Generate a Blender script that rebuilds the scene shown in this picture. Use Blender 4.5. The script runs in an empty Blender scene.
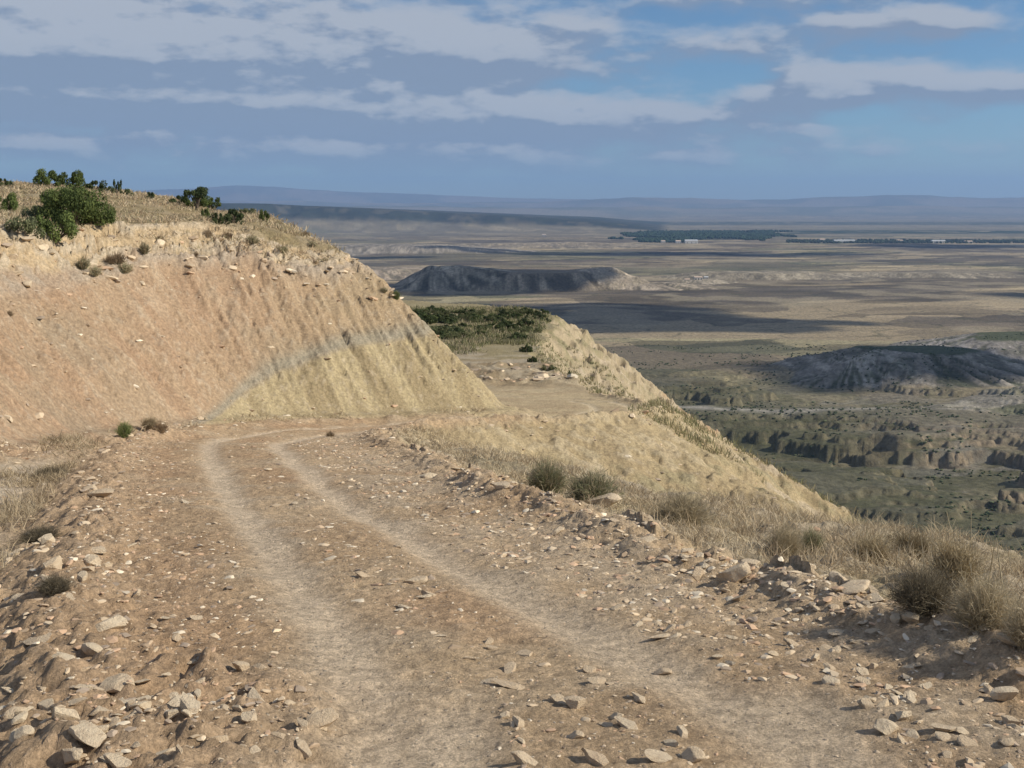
import bpy, math, random
import numpy as np
from mathutils import Vector

random.seed(7)
SC = bpy.context.scene
COL = SC.collection
R = math.radians

# ------------------------------------------------------------------ camera
FPX, HY = 1100.0, 207.0            # focal length in pixels, row of the horizon
cd = bpy.data.cameras.new('camera'); cam = bpy.data.objects.new('camera', cd); COL.objects.link(cam)
cam.location = (0, 0, 0); cam.rotation_euler = (R(90), 0, 0)
cd.sensor_width = 36; cd.lens = 36 * FPX / 1024
cd.shift_y = -(384 - HY) / 1024
cd.clip_start = 0.05; cd.clip_end = 300000
SC.camera = cam
SC.render.resolution_x, SC.render.resolution_y = 1024, 768

# ------------------------------------------------------------------ sun, sky, exposure
SUN_EL, SUN_AZ = 33.0, 100.0        # azimuth clockwise from +Y (the view direction)
sun_dir = Vector((math.sin(R(SUN_AZ)) * math.cos(R(SUN_EL)), math.cos(R(SUN_AZ)) * math.cos(R(SUN_EL)), math.sin(R(SUN_EL))))
sd = bpy.data.lights.new('sun', 'SUN'); sd.energy = 4.2; sd.angle = R(0.53); sd.color = (1.0, 0.93, 0.785)
so = bpy.data.objects.new('sun', sd); COL.objects.link(so)
so.rotation_euler = sun_dir.to_track_quat('Z', 'Y').to_euler(); so.location = (30, -10, 40)
SC.view_settings.view_transform = 'Standard'; SC.view_settings.look = 'None'
SC.view_settings.exposure = 0.30; SC.view_settings.gamma = 1.0
SC.view_settings.use_curve_mapping = False
SC.cycles.max_bounces = 6; SC.cycles.diffuse_bounces = 2; SC.cycles.volume_bounces = 0
SC.cycles.transparent_max_bounces = 12
SC.cycles.use_denoising = True
SKY_STRENGTH = 0.075

W = bpy.data.worlds.new('World'); SC.world = W; W.use_nodes = True
def N(nt, typ, **kw):
    n = nt.nodes.new(typ)
    for k, v in kw.items(): setattr(n, k, v)
    return n
def L(nt, a, b): nt.links.new(a, b)
def mth(nt, op, a, b=None, c=None, clamp=False):
    n = N(nt, 'ShaderNodeMath', operation=op); n.use_clamp = clamp
    for i, v in enumerate((a, b, c)):
        if v is None: continue
        if isinstance(v, (int, float)): n.inputs[i].default_value = v
        else: L(nt, v, n.inputs[i])
    return n.outputs[0]
def mixc(nt, f, a, b, blend='MIX'):
    n = N(nt, 'ShaderNodeMix', data_type='RGBA', blend_type=blend)
    for sock, v in ((n.inputs[0], f), (n.inputs[6], a), (n.inputs[7], b)):
        if isinstance(v, (int, float)): sock.default_value = v
        elif isinstance(v, tuple): sock.default_value = (*v, 1) if len(v) == 3 else v
        else: L(nt, v, sock)
    return n.outputs[2]
def ramp(nt, v, lo, hi, a=0.0, b=1.0, smooth=True):
    n = N(nt, 'ShaderNodeMapRange', interpolation_type='SMOOTHSTEP' if smooth else 'LINEAR')
    L(nt, v, n.inputs[0])
    for i, x in zip((1, 2, 3, 4), (lo, hi, a, b)): n.inputs[i].default_value = x
    return n.outputs[0]

def build_world():
    nt = W.node_tree; nt.nodes.clear()
    sky = N(nt, 'ShaderNodeTexSky', sky_type='NISHITA'); sky.sun_disc = False
    sky.sun_elevation = R(SUN_EL); sky.sun_rotation = R(SUN_AZ); sky.altitude = 600
    sky.air_density = 1.0; sky.dust_density = 0.3; sky.ozone_density = 4.0
    geo = N(nt, 'ShaderNodeTexCoord')
    sep = N(nt, 'ShaderNodeSeparateXYZ'); L(nt, geo.outputs['Generated'], sep.inputs[0])
    x, y, z = sep.outputs
    az = mth(nt, 'ARCTAN2', x, y)                      # radians clockwise from +Y
    hl = mth(nt, 'SQRT', mth(nt, 'ADD', mth(nt, 'MULTIPLY', x, x), mth(nt, 'MULTIPLY', y, y)))
    el = mth(nt, 'DIVIDE', z, mth(nt, 'MAXIMUM', hl, 0.02))   # tangent of the elevation
    elc = mth(nt, 'MINIMUM', mth(nt, 'MAXIMUM', el, -0.05), 3.0)
    # cloud banks: azimuth, level of the flat base, half width, height, weight
    banks = [(-.30, .122, .30, .050, 1.15), (-.02, .130, .13, .042, 1.0), (-.52, .125, .25, .06, 1.0),
             (-.34, .088, .22, .036, .95), (-.10, .080, .20, .034, .85), (-.50, .084, .15, .045, .8), (.10, .073, .14, .020, .95), (.28, .068, .10, .007, .55),
             (-.30, .030, .40, .054, .66), (.06, .036, .24, .030, .52), (.34, .045, .2, .012, .35),
             (.18, .138, .065, .018, .80), (.30, .151, .085, .024, .95), (.385, .150, .05, .014, .8),
             (.36, .092, .20, .020, 1.0), (.30, .104, .075, .028, .85), (.47, .094, .10, .024, 1.0), (.20, .098, .06, .010, .55),
             (.28, .187, .16, .02, .8), (.12, .182, .06, .012, .6), (.05, .30, .6, .08, .8), (.9, .2, .25, .05, .9), (-1.1, .25, .3, .08, 1.0), (.5, .34, .3, .06, .8)]
    def nz(a, e, sa, se, det, rough, off=0.0):
        cx = N(nt, 'ShaderNodeCombineXYZ'); L(nt, mth(nt, 'MULTIPLY', a, sa), cx.inputs[0]); L(nt, mth(nt, 'MULTIPLY', e, se), cx.inputs[1]); cx.inputs[2].default_value = off
        n = N(nt, 'ShaderNodeTexNoise'); L(nt, cx.outputs[0], n.inputs['Vector'])
        n.inputs['Scale'].default_value = 1.0; n.inputs['Detail'].default_value = det; n.inputs['Roughness'].default_value = rough
        return n
    def density(dz, daz=0.0):
        e = mth(nt, 'ADD', elc, dz); a = mth(nt, 'ADD', az, daz)
        wn = nz(a, e, 8.0, 16.0, 4.0, .55, 1.7)
        ws = N(nt, 'ShaderNodeSeparateColor'); L(nt, wn.outputs['Color'], ws.inputs[0])
        aw = mth(nt, 'ADD', a, mth(nt, 'MULTIPLY', mth(nt, 'SUBTRACT', ws.outputs[0], .5), .16))
        ew = mth(nt, 'ADD', e, mth(nt, 'MULTIPLY', mth(nt, 'SUBTRACT', ws.outputs[1], .5), .034))
        tot = lit = None
        for (ca, eb, wa, h, k) in banks:
            u = mth(nt, 'DIVIDE', mth(nt, 'SUBTRACT', aw, ca), wa)
            v = mth(nt, 'DIVIDE', mth(nt, 'SUBTRACT', ew, eb), h)
            vp = mth(nt, 'MAXIMUM', v, 0.0)
            r2 = mth(nt, 'ADD', mth(nt, 'MULTIPLY', mth(nt, 'MULTIPLY', u, u), mth(nt, 'MULTIPLY', u, u)), mth(nt, 'POWER', vp, 2.5))
            gate = ramp(nt, mth(nt, 'SUBTRACT', ew, eb), -.022, .012)
            g = mth(nt, 'MULTIPLY', mth(nt, 'MULTIPLY', mth(nt, 'EXPONENT', mth(nt, 'MULTIPLY', r2, -1.0)), k), gate)
            lv = mth(nt, 'MULTIPLY', g, mth(nt, 'MINIMUM', vp, 1.3))
            tot = g if tot is None else mth(nt, 'ADD', tot, g); lit = lv if lit is None else mth(nt, 'ADD', lit, lv)
        cover = mth(nt, 'MULTIPLY', mth(nt, 'MULTIPLY', ramp(nt, aw, .16, -.10), ramp(nt, e, .02, .06)), .40)
        n2 = nz(a, e, 13.0, 34.0, 9.0, .56)
        n4 = nz(a, e, 70.0, 150.0, 6.0, .6, 3.0)
        d = mth(nt, 'ADD', mth(nt, 'ADD', tot, cover), mth(nt, 'MULTIPLY', mth(nt, 'SUBTRACT', n2.outputs[0], .5), 2.0))
        d = mth(nt, 'ADD', d, mth(nt, 'MULTIPLY', mth(nt, 'SUBTRACT', n4.outputs[0], .5), .22))
        return d, mth(nt, 'DIVIDE', lit, mth(nt, 'MAXIMUM', tot, .05)), n2.outputs[0]
    d0, l0, q = density(0.0); d1, _, _ = density(0.010, 0.010)
    mask = ramp(nt, d0, .08, .95)
    rel = ramp(nt, mth(nt, 'SUBTRACT', d0, d1), -.26, .38, 0, 1)
    lit = mth(nt, 'ADD', mth(nt, 'MULTIPLY', l0, .50), mth(nt, 'MULTIPLY', mth(nt, 'SUBTRACT', rel, .42), 1.35), clamp=True)
    shade = mixc(nt, lit, CLOUD_DARK, CLOUD_LIGHT)
    fade = ramp(nt, elc, .004, .060)
    # unseen even veil of white, added above the view as fill light
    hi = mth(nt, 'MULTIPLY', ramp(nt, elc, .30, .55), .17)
    vis = mth(nt, 'MULTIPLY', mth(nt, 'MULTIPLY', mask, fade), .86)
    out = N(nt, 'ShaderNodeOutputWorld'); bg = N(nt, 'ShaderNodeBackground'); bg.inputs[1].default_value = SKY_STRENGTH
    skc = mixc(nt, 1.0, sky.outputs[0], SKY_TINT, 'MULTIPLY')
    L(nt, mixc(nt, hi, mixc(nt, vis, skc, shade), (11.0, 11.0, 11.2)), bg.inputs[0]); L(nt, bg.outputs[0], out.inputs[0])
SKY_TINT = (0.78, 0.94, 1.02)
CLOUD_DARK = (2.8, 3.4, 4.45); CLOUD_LIGHT = (5.3, 5.6, 6.1)     # before the background strength
build_world()

# ------------------------------------------------------------------ numpy noise
def hsh(ix, iy, seed):
    h = ix.astype(np.uint32) * np.uint32(374761393) + iy.astype(np.uint32) * np.uint32(668265263) + np.uint32((seed * 974711) & 0xFFFFFFFF)
    h = (h ^ (h >> np.uint32(13))) * np.uint32(1274126177)
    h = (h ^ (h >> np.uint32(16))) * np.uint32(2246822519)
    return ((h ^ (h >> np.uint32(15))) & np.uint32(0xFFFFFF)) * (1.0 / 0xFFFFFF)
def vnoise(x, y, seed=0):
    x0 = np.floor(x); y0 = np.floor(y); fx = x - x0; fy = y - y0
    ix = x0.astype(np.int32).view(np.uint32); iy = y0.astype(np.int32).view(np.uint32)
    u = fx * fx * fx * (fx * (fx * 6 - 15) + 10); v = fy * fy * fy * (fy * (fy * 6 - 15) + 10)
    o = np.uint32(1); a = hsh(ix, iy, seed); b = hsh(ix + o, iy, seed); c = hsh(ix, iy + o, seed); d = hsh(ix + o, iy + o, seed)
    return (a + (b - a) * u) * (1 - v) + (c + (d - c) * u) * v
def fbm(x, y, seed=0, octv=4, gain=.5, lac=2.03):
    s = np.zeros_like(x, dtype=float); amp = 1.0; tot = 0.0
    ca, sa = math.cos(.6), math.sin(.6)
    for i in range(octv):
        s += amp * vnoise(x, y, seed + i * 17); tot += amp; amp *= gain
        x, y = (x * ca - y * sa) * lac + 7.1, (x * sa + y * ca) * lac - 3.7
    return s / tot                                   # 0..1
def ridged(x, y, seed=0, octv=4, gain=.5):
    s = np.zeros_like(x, dtype=float); amp = 1.0; tot = 0.0
    ca, sa = math.cos(.5), math.sin(.5)
    for i in range(octv):
        s += amp * (1 - np.abs(2 * vnoise(x, y, seed + i * 31) - 1)); tot += amp; amp *= gain
        x, y = (x * ca - y * sa) * 2.05 + 3.3, (x * sa + y * ca) * 2.05 + 9.1
    return s / tot
def ss(x, a, b):
    t = np.clip((x - a) / (b - a), 0, 1); return t * t * (3 - 2 * t)
def smin(a, b, k):
    h = np.clip(.5 + .5 * (b - a) / k, 0, 1); return b + (a - b) * h - k * h * (1 - h)
def smax(a, b, k): return -smin(-a, -b, k)
def cells(x, y, seed=0):
    """nearest-cell random value and distance to the border (F2-F1)"""
    x0 = np.floor(x).astype(np.int64); y0 = np.floor(y).astype(np.int64)
    f1 = np.full(x.shape, 9.); f2 = np.full(x.shape, 9.); val = np.zeros(x.shape)
    for dx in (-1, 0, 1):
        for dy in (-1, 0, 1):
            cx, cy = x0 + dx, y0 + dy
            px = cx + .1 + .8 * hsh(cx, cy, seed); py = cy + .1 + .8 * hsh(cx, cy, seed + 5)
            d = np.maximum(np.abs(px - x), np.abs(py - y)) * .6 + np.hypot(px - x, py - y) * .4
            v = hsh(cx, cy, seed + 9); m = d < f1
            f2 = np.where(m, f1, np.minimum(f2, d)); val = np.where(m, v, val); f1 = np.where(m, d, f1)
    return val, f2 - f1

# ------------------------------------------------------------------ lines of the place in plan (metres; camera stands at 0,0)
def spline(pts, n=6):
    p = np.array(pts, float); out = []
    for i in range(len(p) - 1):
        a = p[max(i - 1, 0)]; b = p[i]; c = p[i + 1]; d = p[min(i + 2, len(p) - 1)]
        for k in range(n):
            t = k / n
            out.append(.5 * ((2 * b) + (-a + c) * t + (2 * a - 5 * b + 4 * c - d) * t * t + (-a + 3 * b - 3 * c + d) * t ** 3))
    out.append(p[-1]); return np.array(out)
FOOT = spline([(-11, -25), (-8.6, 4), (-7.7, 11), (-7.35, 16.5), (-7.45, 21.5), (-6.2, 26.4), (-3.6, 29.0), (-.5, 31.7), (.2, 33.4), (-.3, 38), (-3, 45), (-8, 54), (-22, 68), (-70, 90)], 5)
EDGE = spline([(2.9, -25), (2.8, 2), (2.5, 4.6), (2.1, 6), (1.78, 6.8), (1.35, 7.9), (.72, 10.2), (-.05, 12), (-1.1, 16.3), (-2.4, 21), (-2.7, 23.5), (-2.0, 26.5), (.3, 29.6), (2.9, 32.6), (4.8, 37), (5.6, 44), (5.6, 52), (4.9, 62), (3.4, 74), (2.0, 87), (2.3, 100), (3.4, 114), (4.6, 130), (2.5, 143), (-8, 156), (-50, 190), (-170, 240)], 4)
LBERM = spline([(-1.0, -25), (-1.15, 2), (-1.5, 3.8), (-2.65, 6.5), (-3.5, 9), (-4.5, 11.8), (-5.7, 15.5), (-6.7, 19), (-7.2, 22), (-7.0, 24)], 4)
TRKL = spline([(-.15, -25), (-.25, 2), (-.38, 3.75), (-.87, 5.54), (-1.18, 6.5), (-1.83, 8.34), (-2.92, 11.6), (-4.6, 16.9), (-5.75, 21.2), (-5.6, 24.2), (-4.3, 26.6), (-1.6, 29.5), (.9, 32.6), (2.6, 37), (3.2, 44), (2.6, 51), (-2, 60), (-12, 72)], 4)
TRKR = spline([(1.3, -25), (1.15, 2), (1.05, 3.75), (.75, 4.9), (.41, 5.76), (-.08, 6.97), (-.62, 8.34), (-1.2, 10), (-2.1, 12.6), (-3.35, 16.9), (-4.3, 20.2), (-4.25, 23.2), (-3.2, 25.8), (-.6, 28.6), (2.0, 31.9), (4.0, 36.6), (4.6, 44), (4.0, 52), (-1, 61.5), (-11, 74)], 4)

def pl_dist(px, py, line):
    best = np.full(px.shape, 1e9); sgn = np.ones(px.shape); arc = np.zeros(px.shape); s0 = 0.0
    for i in range(len(line) - 1):
        ax, ay = line[i]; bx, by = line[i + 1]; dx, dy = bx - ax, by - ay; l2 = dx * dx + dy * dy; l = math.sqrt(l2)
        t = np.clip(((px - ax) * dx + (py - ay) * dy) / l2, 0, 1)
        qx = px - ax - t * dx; qy = py - ay - t * dy; d = qx * qx + qy * qy
        m = d < best - 1e-12
        best = np.where(m, d, best); sgn = np.where(m, np.sign(dx * qy - dy * qx), sgn); arc = np.where(m, s0 + t * l, arc)
        s0 += l
    return np.sqrt(best) * sgn, arc              # positive on the left of the line
class Field:
    def __init__(s, line, fine=True):
        s.g = []
        for (x0, x1, y0, y1, st) in ((-42, 42, -4, 84, .2), (-560, 560, -30, 600, 4.0)):
            if not fine and st > 1: continue
            xs = np.arange(x0, x1 + st, st); ys = np.arange(y0, y1 + st, st); X, Y = np.meshgrid(xs, ys)
            d, a = pl_dist(X, Y, line); s.g.append((x0, y0, st, d, a))
    def __call__(s, x, y):
        d = a = None
        for (x0, y0, st, D, A) in reversed(s.g):
            fx = np.clip((x - x0) / st, 0, D.shape[1] - 1.001); fy = np.clip((y - y0) / st, 0, D.shape[0] - 1.001)
            ix = fx.astype(int); iy = fy.astype(int); u = fx - ix; v = fy - iy
            def bl(G): return (G[iy, ix] * (1 - u) + G[iy, ix + 1] * u) * (1 - v) + (G[iy + 1, ix] * (1 - u) + G[iy + 1, ix + 1] * u) * v
            dd = bl(D); aa = bl(A)
            if d is None: d, a = dd, aa
            else:
                m = ss(x, x0 + .5, x0 + 3) * ss(-x, -(-x0) + .5, -(-x0) + 3) if False else ((x > x0 + .5) & (x < -x0 - .5) & (y > y0 + .5) & (y < 83))
                d = np.where(m, dd, d); a = np.where(m, aa, a)
        return d, a
F_FOOT, F_EDGE = Field(FOOT), Field(EDGE)
F_LB, F_TL, F_TR = Field(LBERM, False), Field(TRKL, False), Field(TRKR, False)

ZP = -200.0                                          # level of the plain below the camera
def road_z(y):
    return np.interp(y, [-60, 0, 60, 68, 76, 88, 140, 200, 600], [6.0, -1.35, -10.35, -11.1, -11.5, -12.0, -13.2, -15, -20])

def near(x, y):
    """height and albedo of the hillside the track runs on"""
    fd, fa = F_FOOT(x, y); ed, ea = F_EDGE(x, y); ed = -ed
    lb, _ = F_LB(x, y); tl, _ = F_TL(x, y); tr, _ = F_TR(x, y)
    atl, atr = np.abs(tl), np.abs(tr)
    ed = ed + (fbm(x * .22, y * .22, 7, 4) - .5) * (1.2 * ss(y, 28, 45) + 3.2 * ss(y, 66, 90)) * (1 + 0 * x)
    n1 = fbm(x * .55, y * .55, 3, 4); n2 = fbm(x * 2.3, y * 2.3, 11, 4); n3 = fbm(x * 9, y * 9, 23, 4, .6); n4 = vnoise(x * 45, y * 45, 29)
    rz = road_z(y)
    inside = ss(-ed, -.3, .3)
    # ---- running surface with worn wheel tracks
    road = ss(-ed, .15, .8) * ss(-fd, .05, .6) * np.where(y < 24, ss(-lb, .1, .6), 1)
    ondist = np.minimum(atl, atr)
    trk = np.exp(-(ondist / (.13 + .11 * n2 + .008 * np.maximum(0, 8 - y))) ** 2.5) * road
    z = rz + (n1 - .5) * .14 + (n2 - .5) * .055 + (n3 - .5) * .034 * (1 - .7 * trk) + (n4 - .5) * .008 * (1 - .6 * trk) - .035 * trk
    z = z + ss(y, 66, 71) * ss(-y, -84, -78) * (ridged(x * .35, y * .5, 15, 4) - .45) * 1.1
    # ---- left windrow of rubble, ditch beyond it
    m = (y < 26) * 1.0 * ss(25 - y, 0, 3)
    hb = .085 * (.55 + .9 * n1) * np.exp(-((lb) / .36) ** 2) * (.6 + .9 * n2)
    dt = ss(lb, .1, .9) * ss(-fd, .0, 2.2)
    z = z + m * (hb + (n3 - .5) * .10 * np.exp(-((lb) / .6) ** 2) - .10 * dt)
    # ---- right windrow
    hr = .13 * (.45 + n1) * np.exp(-((ed + .12) / .30) ** 2) * (.55 + n2) * ss(66 - y, 0, 12)
    z = z + hr + (n3 - .5) * .08 * np.exp(-(ed / .6) ** 2)
    # ---- outer side: a bench that narrows, then the long fall
    w = np.interp(ea, [0, 35, 44, 50, 54, 300], [4.5, 4.5, 2.6, .5, .0, .0])      # ea is arc length along the edge
    e = np.maximum(ed, 0)
    ev = np.maximum(e - w, 0)
    steep = np.interp(ea, [0, 60, 67, 90, 105, 130, 400], [.60, .60, .72, .76, .72, .80, .70])
    w = w + np.interp(ea, [90, 112, 128, 150, 170], [0, 1.5, 2.5, 1.0, 0])
    rill = ridged(ea * .35 + .15 * n1, e * .05, 41, 4) - .5
    rill2 = ridged(ea * 1.3, e * .16 + n1, 47, 3) - .5
    drop = .11 * np.minimum(e, w) + steep * (np.sqrt(ev * ev + .25) - .5) + .02 * e * 0
    zo = rz - drop + ss(ev, .5, 6) * (rill * np.minimum(.55 + ev * .09, 7) + rill2 * .40 + (fbm(x * .18, y * .18, 49, 4) - .5) * np.minimum(ev * .25, 4)) \
        + (ridged(x * .7, y * .7 + z * 0, 53, 4, .6) - .5) * (.55 + .9 * ss(y, 66, 90)) * ss(e, .6, 3) * ss(y, 24, 34) + (n1 - .5) * .32 * ss(e, .3, 2) + (n2 - .5) * .24 + (n3 - .5) * .09
    zo = smax(zo, ZP + (fbm(x * .02, y * .02, 5) - .5) * 6, 12)
    z = np.where(ed > 0, zo + hr + (n3 - .5) * .08 * np.exp(-(ed / .6) ** 2), z)
    # ---- the cut bank and the plateau above it
    P = -.42 + 1.5 * (1 - np.exp(-np.maximum(0, -(x + 11.5)) * .17)) * ss(y, 22, 44) - .22 * ss(-y, -24, -8) \
        + .16 * ss(y, 34, 42) + (n1 - .5) * .22 + (n2 - .5) * .08
    P = P - .75 * ss(x, -9.8, -5.2)
    P = P - 6 * ss(y, 58, 95) - .02 * np.maximum(-x - 30, 0) * 0
    rl = ridged(fa * .75 + .6 * n1, fd * .13, 61, 4) - .5
    rl2 = ridged(fa * 4.2 + .5 * n2, fd * .40, 67, 4, .6) - .5
    rl3 = fbm(fa * 9, fd * 1.1, 71, 3) - .5
    fdp = np.maximum(fd, 0)
    sl = 1.0 + .04 * (n1 - .5)
    face = rz + fdp * sl - .25 * ss(fdp, 0, .6) + .0
    amp = ss(fdp, .1, 1.6)
    face = face + amp * (rl * .36 + rl2 * .20 + rl3 * .16 + (n2 - .5) * .20 + (n3 - .5) * .11)
    below = P - face                                   # height below the plateau along the face
    # blocky limestone lip
    cv, cb = cells(fa * 1.1 + n1, face * 2.6 + fa * .1, 77); cv2, cb2 = cells(fa * 3.0 + n2 * .6, face * 6.5, 81)
    lip = ss(below, -.5, .05) * ss(-below, -1.35, -.5)
    face = face + lip * ((cv - .4) * .30 + (cv2 - .5) * .17 - .10 * ss(-cb, -.08, 0))
    hill = smin(face, P, .22 + 1.1 * ss(x, -10, -6))
    z = np.where(fd > 0, np.maximum(hill, rz - .3), z)
    z = z + (fd < 0) * (-(0)) 
    # small talus apron at the foot
    z = z + .16 * np.exp(-((fd + .1) / .45) ** 2) * (.4 + n2) * (y < 60)
    zz = z
    # ------------------------------------------------ albedo
    def c(r, g, b): return np.array([r, g, b])[None, :]
    def mix(a, b, t): return a + (b - a) * t[:, None]
    t1 = n1; t2 = n2; t3 = n3
    col = mix(c(.465, .355, .245), c(.41, .30, .20), ss(t1, .35, .65))
    col = mix(col, c(.43, .345, .255), ss(t2, .5, .75) * .7)
    redder = np.exp(-((np.abs(atl) - .75) / .4) ** 2) * ss(fbm(x * .8, y * .8, 91, 3), .42, .62)
    col = mix(col, c(.41, .265, .165), redder * .5)
    col = mix(col, c(.56, .46, .355), np.clip(trk * (.8 + .5 * t2), 0, 1) * .95)
    col = mix(col, mix(c(.455, .375, .25), c(.40, .32, .215), ss(t1, .4, .6)), ss(y, 27, 33) * .9)
    col = mix(col, c(.55, .465, .34), np.clip(trk * 1.1, 0, 1) * ss(y, 27, 33) * .8)
    # pale stony shoulders
    sh = np.exp(-((ed + .9) / .9) ** 2) * ss(t2, .3, .7)
    col = mix(col, c(.46, .375, .285), sh * .6 * (y < 30))
    # left windrow is redder clay, ditch grey white
    col = mix(col, c(.40, .29, .20), m * np.exp(-(lb / .55) ** 2) * .7)
    col = mix(col, mix(c(.47, .41, .34), c(.40, .32, .225), ss(t1, .4, .62)), m * ss(lb, .5, 1.1) * .85)
    # outer slopes
    yel = mix(c(.40, .325, .21), c(.345, .275, .175), ss(t1, .3, .7))
    yel = mix(yel, c(.30, .235, .15), ss(-rill2, -.05, .3) * .5); yel = mix(yel, c(.47, .40, .29), ss(t2, .56, .68) * .5)
    mz = ss(ea, 44, 52) * ss(-ea, -112, -96)
    gr = mix(c(.34, .285, .19), c(.40, .34, .26), ss(t2, .4, .65))
    gr = mix(gr, c(.25, .215, .14), ss(t1, .5, .7) * .6)
    deep = ss(ev, 7, 22)
    outc = mix(mix(gr, yel, mz), mix(c(.34, .30, .21), c(.39, .28, .19), ss(rill, -.1, .25)), deep * .75)
    outc = mix(outc, mix(c(.37, .305, .215), c(.41, .285, .19), ss(fbm(x * .12, z * .3, 97, 3), .5, .62)), ss(y, 70, 88) * .8)
    outc = mix(outc, c(.17, .17, .09), ss(n1, .55, .7) * ss(y, 80, 92) * ss(-e, -9, -1) * .7)
    outc = mix(outc, c(.13, .14, .07), ss(fbm(x * .05, y * .05, 95, 4), .45, .62) * ss(e, 25, 90) * .8)
    mot = fbm(x * .9, y * .9 + z * .9, 99, 5, .62)
    outc = mix(outc, c(.25, .225, .145), ss(mot, .52, .68) * ss(ev, .8, 4) * .7); outc = mix(outc, c(.42, .36, .29), ss(-mot, -.42, -.32) * ss(ev, .8, 4) * .6)
    col = mix(col, outc, ss(ed, -.1, .5))
    rub = ss(y, 64, 70) * ss(-y, -84, -78) * (ed < .5) * ss(fbm(x * .8, y * .5, 17, 4), .45, .6)
    far2 = ss(y, 62, 74) * (ed < 0.5)
    flat2 = mix(c(.36, .31, .24), c(.30, .245, .17), ss(t1, .4, .6))
    flat2 = mix(flat2, c(.24, .21, .12), ss(y + (n1 - .5) * 30 + (fbm(x * .16, y * .1, 35, 3) - .5) * 30, 88, 98) * .7)
    col = mix(col, flat2, far2 * 1.0)
    col = mix(col, c(.23, .18, .12), rub * .7)
    # strata on the far nose beyond the road
    # the bank: cream limestone, grey white marl, orange clay, grey seam, yellow marl
    hz = z
    wob = (n1 - .5) * .5 + (n2 - .5) * .18
    org = mix(c(.435, .305, .21), c(.41, .31, .22), ss(fbm(fa * .35, fd * .5, 101, 4), .4, .6))
    org = mix(org, c(.47, .355, .25), ss(fbm(fa * 1.6, fd * .4, 103, 4), .5, .7) * .55)
    org = mix(org, c(.34, .23, .155), ss(-rl2, -.05, .30) * .35)
    org = mix(org, c(.54, .43, .32), ss(fbm(fa * 4.0 + fd * .4, fd * .5, 107, 5, .6), .58, .70) * .45)
    org = mix(org, c(.36, .30, .225), ss(fbm(fa * .5, fd * 1.1 + fa * .2, 109, 3), .55, .70) * .5)
    org = mix(org, c(.43, .335, .225), ss(x, -8.5, -4) * .8)
    zb = np.interp(x, [-8.2, -7.3, -6.95, -6.75, -6.1, -5.2, -4.06, -2.76, 0], [-6.4, -5.5, -4.95, -4.68, -4.33, -4.03, -3.93, -3.88, -3.8]) + (n1 - .5) * .25
    yell = mix(c(.475, .395, .255), c(.37, .30, .19), ss(fbm(fa * 2.4, fd * .35, 105, 4), .4, .65))
    bank = mix(org, c(.33, .31, .255), np.exp(-((hz - zb - .15) / (.17 + .2 * n1)) ** 2) * .8)
    bank = mix(bank, yell, ss(zb - hz, -.06, .10))
    blw = below + wob
    whit = mix(c(.50, .43, .35), c(.53, .42, .29), ss(t2, .4, .6))
    wd = np.interp(x, [-14, -10.5, -8, 0], [1.9, 1.5, 1.0, 1.0])
    bank = mix(bank, c(.46, .385, .315), ss(wd - blw, -.15, .25) * (.45 + .5 * ss(t2, .35, .6)))
    limes = mix(c(.56, .435, .285), c(.60, .51, .395), ss(cv2, .3, .7)); limes = mix(limes, c(.30, .22, .15), ss(-cb2, -.07, -.01) * .5)
    bank = mix(bank, limes, ss(wd * .62 - blw, -.1, .12) * .85)
    bank = mix(bank, c(.52, .45, .37), ss(n3, .62, .72) * .35)
    top = mix(c(.33, .265, .16), c(.27, .22, .13), ss(t2, .4, .6)); top = mix(top, c(.42, .35, .26), ss(t1, .6, .7) * .5)
    bank = mix(bank, top, ss(-below, -.02, .25) * ss(fd, 2, 3))
    bank = bank * .84
    col = mix(col, bank, ss(fd + .55 * ss(-y, -21, -17) * (.3 + t2), -.25, .25) * (y < 75))
    col = col * np.array([1.07, 1.02, .93])[None]
    col = col * (.86 + .28 * n4)[:, None] * (.93 + .14 * t3)[:, None]
    zone = np.where(fd > -.1, 1, np.where((ed < 0) & ((lb < .25) | (y > 25)) & (y < 66), 0, 2))
    return z, col, zone

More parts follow.
